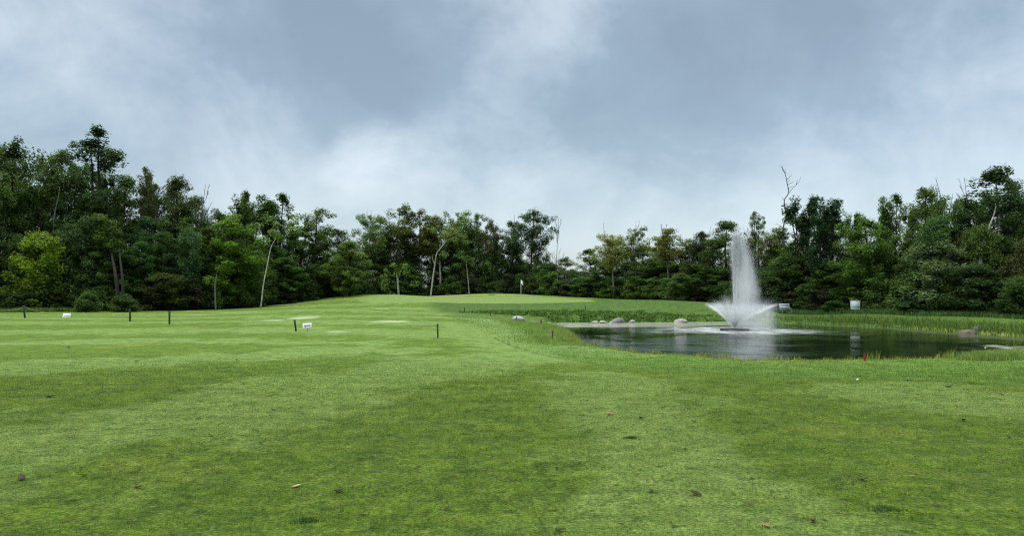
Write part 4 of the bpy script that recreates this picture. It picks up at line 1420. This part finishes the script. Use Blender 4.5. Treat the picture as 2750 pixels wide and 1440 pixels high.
# ------------------------------------------------------------------ fountain
t = empty('fountain', (FX, FY, WZ))
mb = MB()
mb.tube([(0, 0, -.10), (0, 0, -.02), (0, 0, .09), (0, 0, .11)], [.80, .88, .88, .82], 32)
mb.build('float', M_BLACKPL, t)
mb = MB()
mb.tube([(0, 0, .10), (0, 0, .17), (0, 0, .20)], [.13, .11, .07], 16)
mb.build('nozzle', M_METAL, t)
M_SPRAY, N = new_mat('spray_drops')
d1 = N.n('ShaderNodeBsdfDiffuse', None, Color=(.92, .95, .97, 1))
d2 = N.n('ShaderNodeBsdfTranslucent', None, Color=(.92, .95, .97, 1))
N.out(N.n('ShaderNodeMixShader', None, _0=.5, _1=d1.outputs[0], _2=d2.outputs[0]).outputs[0])


def drops(p, s):
    n = len(p)
    base = np.array([(1, 1, 1), (-1, -1, 1), (-1, 1, -1), (1, -1, -1)], dtype=float) / 1.5
    a = rng.uniform(0, 6.28, n); ca, sa = np.cos(a), np.sin(a)
    v = base[None] * s[:, None, None]
    vx = v[..., 0] * ca[:, None] - v[..., 1] * sa[:, None]
    vy = v[..., 0] * sa[:, None] + v[..., 1] * ca[:, None]
    v = np.stack([vx, vy, v[..., 2]], -1) + p[:, None]
    k = np.arange(n)[:, None] * 4
    f = np.concatenate([k + np.array(c) for c in ((0, 1, 2), (0, 3, 1), (0, 2, 3), (1, 3, 2))])
    return v.reshape(-1, 3), f


def fly(n, v0, ang_sp, drag_lo, drag_hi, wind, ftime=None, jetdir=None, start_r=.04, vsp=.045):
    """ballistic drops with wind; returns positions relative to nozzle at random times"""
    vx = rng.normal(0, ang_sp, n) * v0; vy = rng.normal(0, ang_sp, n) * v0
    vz = v0 * (1 + np.minimum(rng.normal(0, vsp, n), .10))
    if jetdir is not None:
        vx = vx + jetdir[:, 0]; vy = vy + jetdir[:, 1]; vz = jetdir[:, 2] * (1 + rng.normal(0, .06, n))
    wa = rng.uniform(drag_lo, drag_hi, n) * wind
    tt = ftime(n, vz)
    p = np.c_[vx * tt + .5 * wa * tt ** 2, vy * tt + .15 * wa * tt ** 2, .2 + vz * tt - 4.9 * tt ** 2]
    p[:, :2] += rng.normal(0, start_r, (n, 2))
    return p[p[:, 2] > .01], tt


# tall central jet: rising water, its crest and the veil falling back on the lee side
def zt(n, vz):
    h = rng.uniform(0, 1, n) ** .9 * .985
    return vz / 9.8 * (1 - np.sqrt(1 - h))


up, _ = fly(95000, 10.6, .0055, .1, .5, .6, zt, start_r=.03, vsp=.02)
up2, _ = fly(50000, 10.0, .015, .0, .9, .7, lambda n, vz: (.25 + .75 * rng.uniform(0, 1, n) ** .7) * vz / 9.8, start_r=.05)
fall, _ = fly(170000, 9.6, .0115, .05, 1.25, .85, lambda n, vz: (.80 + rng.beta(1.3, 1.7, n) * 1.2) * vz / 9.8, start_r=.07)
fall = fall[rng.uniform(0, 1, len(fall)) < .30 + .70 * sstep(fall[:, 2], .8, 4.4)]
allp = np.vstack([up, up2, fall])
v, f = drops(allp, rng.uniform(.003, .0075, len(allp)))
link('centre_jet', mesh_np('centre_jet', v, f), M_SPRAY, t)
# ring of low side jets
n_ = 90000
jets = 14
ja = (rng.integers(0, jets, n_) + .5) / jets * 2 * math.pi + rng.normal(0, .018, n_)
hv = 2.9 * (1 + rng.normal(0, .035, n_))
jk = np.floor(ja / (2 * math.pi) * jets).astype(int) % jets
kv = rng.uniform(.9, 1.05, jets)[jk]; kh = rng.uniform(.75, 1.12, jets)[jk]
jd = np.c_[np.cos(ja) * hv * kh, np.sin(ja) * hv * kh, 5.55 * kv]
side, _ = fly(n_, .0, 0, .3, 1.7, 2.6, lambda n, vz: rng.beta(.9, 1.4, n) * vz / 9.8 * 1.35, jd, start_r=.03)
side[:, :2] += rng.normal(0, .03, (len(side), 2)) * (.3 + side[:, 2:3])
side = side[rng.uniform(0, 1, len(side)) < np.clip(1.2 - .20 * np.hypot(side[:, 0], side[:, 1]), .25, 1)]
v, f = drops(side, rng.uniform(.003, .0065, len(side)))
link('side_jets', mesh_np('side_jets', v, f), M_SPRAY, t)
# drifting fine mist low on the lee side
n_ = 16000
mi = np.c_[rng.gamma(2.4, .62, n_) - .3, rng.normal(0, 1.0, n_), np.abs(rng.normal(0, .62, n_))]
v, f = drops(mi[mi[:, 2] > .01], rng.uniform(.002, .005, int((mi[:, 2] > .01).sum())))
link('mist', mesh_np('mist', v, f), M_SPRAY, t)
# fine airborne spray between the drops: a soft cloud of droplets shaped by the jets and the wind
mb = MB(); mb.box((.7, 0, 3.06), (6.6, 4.4, 6.0))
veil = mb.build('spray_veil', None, t)
M_VEIL, N = new_mat('fine_spray')
oc = N.n('ShaderNodeTexCoord').outputs['Object']
sp_ = N.n('ShaderNodeSeparateXYZ', None, _0=oc)
X, Y, Zz = sp_.outputs[0], sp_.outputs[1], sp_.outputs[2]
M = N.math
tt = M('MAXIMUM', M('DIVIDE', M('SUBTRACT', 5.85, Zz), 5.85), 0.0001)
hw = M('MULTIPLY', .98, M('POWER', M('MINIMUM', M('MULTIPLY', tt, 1.7), 1.0), .72))
xc = M('ADD', M('MULTIPLY', hw, .80), M('ADD', -.16, M('MULTIPLY', M('SUBTRACT', 1.0, tt), .38)))
ux = M('DIVIDE', M('SUBTRACT', X, xc), hw)
uy = M('DIVIDE', Y, M('MULTIPLY', hw, .8))
rr3 = M('SQRT', M('ADD', M('MULTIPLY', ux, ux), M('MULTIPLY', uy, uy)))
streak = N.noise(N.scalevec(oc, (5.5, 5.5, .8)), 1.0, 3, .6).outputs['Fac']
stf = N.ss(streak, .32, .68, .35, 1.5)
body = M('MULTIPLY', N.ss(rr3, .25, 1.05, 1.0, 0.0), N.ss(ux, -.9, .8, 1.5, .55))
body = M('MULTIPLY', body, N.ss(Zz, .8, 4.4, .60, 2.2))
body = M('MULTIPLY', M('MULTIPLY', body, stf), N.ss(Zz, 5.6, 5.95, 1.0, 0.0))
jx = M('SUBTRACT', X, M('ADD', .0, M('MULTIPLY', M('MULTIPLY', Zz, Zz), .006)))
jr = M('SQRT', M('ADD', M('MULTIPLY', jx, jx), M('MULTIPLY', Y, Y)))
stem = M('MULTIPLY', N.ss(M('DIVIDE', jr, M('ADD', .11, M('MULTIPLY', Zz, .030))), .3, 1.0, 7.0, 0.0), N.ss(Zz, 3.6, 5.4, 1.0, 0.0))
# low skirt thrown by the ring of side jets
sx_ = M('SUBTRACT', X, N.ss(X, 0.0, 2.7, 0.0, .85))
sr = M('SQRT', M('ADD', M('MULTIPLY', sx_, sx_), M('MULTIPLY', Y, Y)))
zp = M('SUBTRACT', M('MULTIPLY', sr, 1.42), M('MULTIPLY', M('MULTIPLY', sr, sr), .29))
dz = M('SUBTRACT', Zz, zp)
band = M('MULTIPLY', N.ss(M('ABSOLUTE', dz), .0, .15, 2.2, 0.0), N.ss(sr, .3, 2.2, 1.4, .15))
under = M('MULTIPLY', M('MULTIPLY', N.ss(dz, -.25, .05, 1.0, 0.0), N.ss(sr, 1.2, 2.1, 1.0, 0.0)), N.ss(X, -.3, 1.8, .0, .42))
sk = M('MULTIPLY', M('ADD', band, under), N.ss(N.noise(N.scalevec(oc, (3, 3, 2)), 1.4, 3, .6).outputs['Fac'], .32, .65, .3, 1.4))
sk = M('MULTIPLY', sk, N.ss(sr, 1.35, 2.0, 1.0, 0.0))
dens = M('ADD', M('ADD', M('MULTIPLY', body, 1.3), stem), sk)
pv = N.n('ShaderNodeVolumePrincipled', None, Color=(.98, .99, 1, 1), Density=dens, Anisotropy=.2)
o_ = N.nt.nodes.new('ShaderNodeOutputMaterial'); N.nt.links.new(pv.outputs[0], o_.inputs['Volume'])
veil.data.materials.append(M_VEIL)
veil['label'] = 'soft white spray veil drifting to the right of the jet'
tag(t, 'white water fountain with a tall jet and low side jets on a black float', 'fountain')

# ------------------------------------------------------------------ small things lying on the grass
M_LEAFD = simple_mat('brown_dead_leaf', (.050, .036, .020), (.022, .018, .012), 30, .7)
M_LEAFO = simple_mat('tan_dead_leaf', (.34, .22, .09), (.20, .12, .05), 30, .7)
M_LEAFP = simple_mat('pale_divot_sand', (.48, .33, .20), (.36, .24, .14), 30, .9)
M_SOIL = simple_mat('dark_clod', (.018, .020, .012), (.03, .04, .015), 30, .95, .5)


def leafmesh(seed, sz):
    rg = random.Random(seed)
    n = 14
    ring = []
    for i in range(n):
        a = i / n * 2 * math.pi
        r = (.62 + .38 * math.cos(a) ** 2) * (1 + .12 * math.sin(5 * a + seed))
        if i == 0: r = 1.15
        x_ = r * math.cos(a); y_ = r * math.sin(a) * .72
        ring.append((x_ * sz, y_ * sz, sz * (.10 + .45 * abs(y_) ** 1.5 + .25 * max(0, x_) ** 2 + rg.uniform(0, .08))))
    v = ring + [(0, 0, .03 * sz)] + [(a_, b_, c_ - .004) for (a_, b_, c_) in ring] + [(0, 0, .03 * sz - .004)]
    f = []
    for i in range(n):
        j = (i + 1) % n
        f.append((n, i, j)); f.append((2 * n + 1, n + 1 + j, n + 1 + i))
    q_ = [(i, n + 1 + i, n + 1 + (i + 1) % n, (i + 1) % n) for i in range(n)]
    return mesh_np('fallen_leaf', np.array(v), [np.array(f), np.array(q_)])


LEAVES = [(135, 1069, .10, M_LEAFD, 'large dark curled leaf alone in the left foreground turf'), (58, 1290, .085, M_LEAFD, 'brown leaf nearest the left edge of the foreground'),
          (908, 1326, .07, M_LEAFD, 'dark brown curled leaf in the foreground left of centre'), (370, 1312, .055, M_LEAFD, 'small brown leaf in the left foreground below the pale stripe'),
          (1637, 1116, .085, M_LEAFO, 'yellow tan curled leaf right of the picture centre'), (1721, 1126, .075, M_LEAFD, 'brown leaf just right of the yellow tan one'),
          (2317, 1295, .06, M_LEAFD, 'small dark leaf in the right foreground'), (2056, 1421, .05, M_LEAFO, 'tan leaf at the bottom edge right of centre'),
          (2183, 1408, .05, M_LEAFD, 'tan brown leaf close to the bottom edge, farther right'), (1503, 1428, .05, M_LEAFD, 'reddish brown leaf at the bottom edge in the centre'),
          (1869, 1332, .075, M_LEAFD, 'torn brown leaf in the foreground right of centre'), (2587, 1133, .08, M_LEAFD, 'twin looking brown leaf in the right middle of the fairway'),
          (2548, 1038, .09, M_LEAFD, 'brown leaf close to the mown edge at the right'), (185, 937, .13, M_LEAFD, 'reddish brown leaf far left on the fairway'),
          (796, 1311, .075, M_LEAFP, 'pale orange bare divot in the foreground left of centre')]
for k, (px, py, sz, m, lab) in enumerate(LEAVES):
    d_ = HC * F / (py - HY)
    x_, y_ = XY(px, d_)
    o = link('fallen_leaf' if m is not M_LEAFP else 'divot', leafmesh(k, sz * .72), m, loc=(x_, y_, gz(x_, y_) + .012), rz=k * 2.1)
    if m is M_LEAFP: o.scale = (1, .7, .25)
    tag(o, lab, 'leaf' if m is not M_LEAFP else 'divot')
proto_l = [leafmesh(50 + i, .045) for i in range(3)]
for pm in proto_l: pm.materials.append(M_LEAFD)
small = [(1995, 1169), (1866, 1134), (385, 1030), (635, 972), (368, 973), (2690, 1062), (2380, 1258), (1780, 1098), (426, 1083), (566, 1172), (1170, 1160), (2470, 1180), (2710, 1180), (225, 1278),
         (1495, 1258), (1555, 1245), (2020, 1290), (700, 1190), (1270, 1385), (1200, 1372), (1490, 1300), (1840, 1210), (560, 1060), (2290, 1305), (735, 1105), (1045, 1170), (1300, 1270), (1750, 1320)]
SM = []
for k, (px, py) in enumerate(small):
    d_ = HC * F / (py - HY)
    x_, y_ = XY(px, d_)
    o = link('fallen_leaf', proto_l[k % 3], None, loc=(x_, y_, gz(x_, y_) + .010), rz=k * 1.7)
    s_ = (d_ / 8) ** .6 * random.uniform(.35, .75)
    o.scale = (s_, s_, s_)
    SM.append((px, py, o))
    tag(o, 'x', 'leaf', 'tiny dark leaves scattered on the fairway')


LML = [(135, 1069, 'large dark curled leaf'), (370, 1312, 'small brown leaf of the left foreground'), (908, 1326, 'dark brown curled leaf'), (1637, 1116, 'yellow tan leaf'), (2317, 1295, 'small dark leaf at the right'),
       (1869, 1332, 'torn brown leaf'), (2587, 1133, 'twin looking leaf'), (2548, 1038, 'brown leaf by the mown edge'), (1695, 1178, 'dark tuft'),
       (185, 937, 'reddish brown leaf'), (796, 1311, 'pale orange divot'), (2378, 1374, 'dark flat clump')]
cn2 = {}
for (px, py, o) in sorted(SM, key=lambda q_: min(abs(q_[0] - a_) + abs(q_[1] - b_) for a_, b_, _ in LML)):
    a_, b_, nm_ = min(LML, key=lambda q_: abs(q_[0] - px) + abs(q_[1] - py))
    sd_w = ('left' if px < a_ else 'right') if abs(px - a_) > abs(py - b_) * 2 else ('above' if py < b_ else 'below')
    n_ = cn2[(nm_, sd_w)] = cn2.get((nm_, sd_w), 0) + 1
    o['label'] = 'tiny dark leaf, ' + ORD[n_ - 1] + ('to the %s of' % sd_w if sd_w in ('left', 'right') else sd_w) + ' the ' + nm_


def clump(px, py, w_, dep, h_, n, mat, name, label, cat, group=None):
    d_ = HC * F / (py - HY)
    x_, y_ = XY(px, d_)
    aa = rng.uniform(0, 6.28, n); r5 = rng.uniform(0, 1, n) ** .8 / 2 * (1 + .45 * np.sin(3 * aa + px) + .25 * np.sin(5 * aa + py))
    bx = np.cos(aa) * r5 * w_; by = np.sin(aa) * r5 * dep
    hh2 = h_ * rng.uniform(.4, 1, n)
    la = rng.uniform(0, 6.28, n); ll = hh2 * rng.uniform(.2, 1.0, n)
    az = rng.uniform(0, 6.28, n); bw_ = .004
    b0 = np.c_[bx - np.cos(az) * bw_, by - np.sin(az) * bw_, np.zeros(n)]
    b1 = np.c_[bx + np.cos(az) * bw_, by + np.sin(az) * bw_, np.zeros(n)]
    tp = np.c_[bx + np.cos(la) * ll, by + np.sin(la) * ll, hh2]
    k = np.arange(n) * 3
    o = link(name, mesh_np(name, np.stack([b0, b1, tp], 1).reshape(-1, 3), np.c_[k, k + 1, k + 2]), mat, loc=(x_, y_, gz(x_, y_)))
    tag(o, label, cat, group)


M_CLUMP = foliage_mat('dark_turf_clump', False, (.065, .125, .03), .25, .9)
for (px, py, w_, lab) in ((1695, 1178, .13, 'dark tuft like clod right of centre below the tan leaf'), (825, 1403, .20, 'dark grass clump at the lower left of centre'), (2378, 1374, .22, 'dark flat grass clump in the right foreground')):
    clump(px, py, w_, w_ * .6, .035, 420, M_CLUMP, 'grass_clump', lab, 'grass clump')

# white wild flowers by the near right corner of the pond
M_PETAL = simple_mat('white_petals', (.82, .84, .80), (.74, .76, .72), 30, .7)
M_STEM = simple_mat('green_stem', (.06, .11, .03), (.08, .14, .04), 20, .8)


def flower(px, py, d, hpx, label):
    x_, y_ = XY(px, d)
    z_ = gz(x_, y_)
    ztop = HC - (py - HY) / F * d
    H_ = max(.08, ztop - z_)
    t = empty('wild_flower', (x_, y_, z_))
    mb = MB(); mb.tube([(0, 0, -.03), (.01, 0, H_ * .6), (.0, 0, H_)], .004, 5); mb.build('stem', M_STEM, t)
    mb = MB()
    r_ = hpx / F * d / 2
    for k in range(7):
        a = k * 2.4
        rr2 = r_ * (.0 if k == 0 else .75)
        mb.box((rr2 * math.cos(a), rr2 * math.sin(a), H_ + (.012 if k == 0 else 0)), (r_ * .8, r_ * .8, r_ * .35), [[math.cos(a), -math.sin(a), 0], [math.sin(a), math.cos(a), 0], [0, 0, 1]], r_ * .12)
    mb.build('bloom', M_PETAL, t)
    tag(t, label, 'flower')


flower(2646, 935, 22.4, 4.5, 'tallest white wild flower at the near right corner of the pond')
flower(2741, 943, 22.0, 5.5, 'large white wild flower at the right edge above the lush clump')
flower(2685, 947, 22.0, 4.5, 'white wild flower left of the one at the right edge')
flower(2629, 961, 22.0, 4.5, 'low white wild flower closest to the water on the left of the clump')
flower(2660, 955, 22.0, 3, 'small white wild flower in the middle of the clump')
flower(2706, 956, 21.6, 3, 'small white wild flower low in the lush clump')
# small white ball by the mown edge
import bmesh
bm = bmesh.new(); bmesh.ops.create_icosphere(bm, subdivisions=4, radius=.0215)
for v_ in bm.verts:
    v_.co *= 1 - .03 * max(0, math.sin(v_.co.x * 900) * math.sin(v_.co.y * 900) * math.sin(v_.co.z * 900))
me = bpy.data.meshes.new('golf_ball'); bm.to_mesh(me); bm.free()
x_, y_ = XY(2303, HC * F / (1008 - HY))
o = link('golf_ball', me, M_PETAL, loc=(x_, y_, gz(x_, y_) + .02)); tag(o, 'small white ball lying at the mown edge before the pond', 'ball')
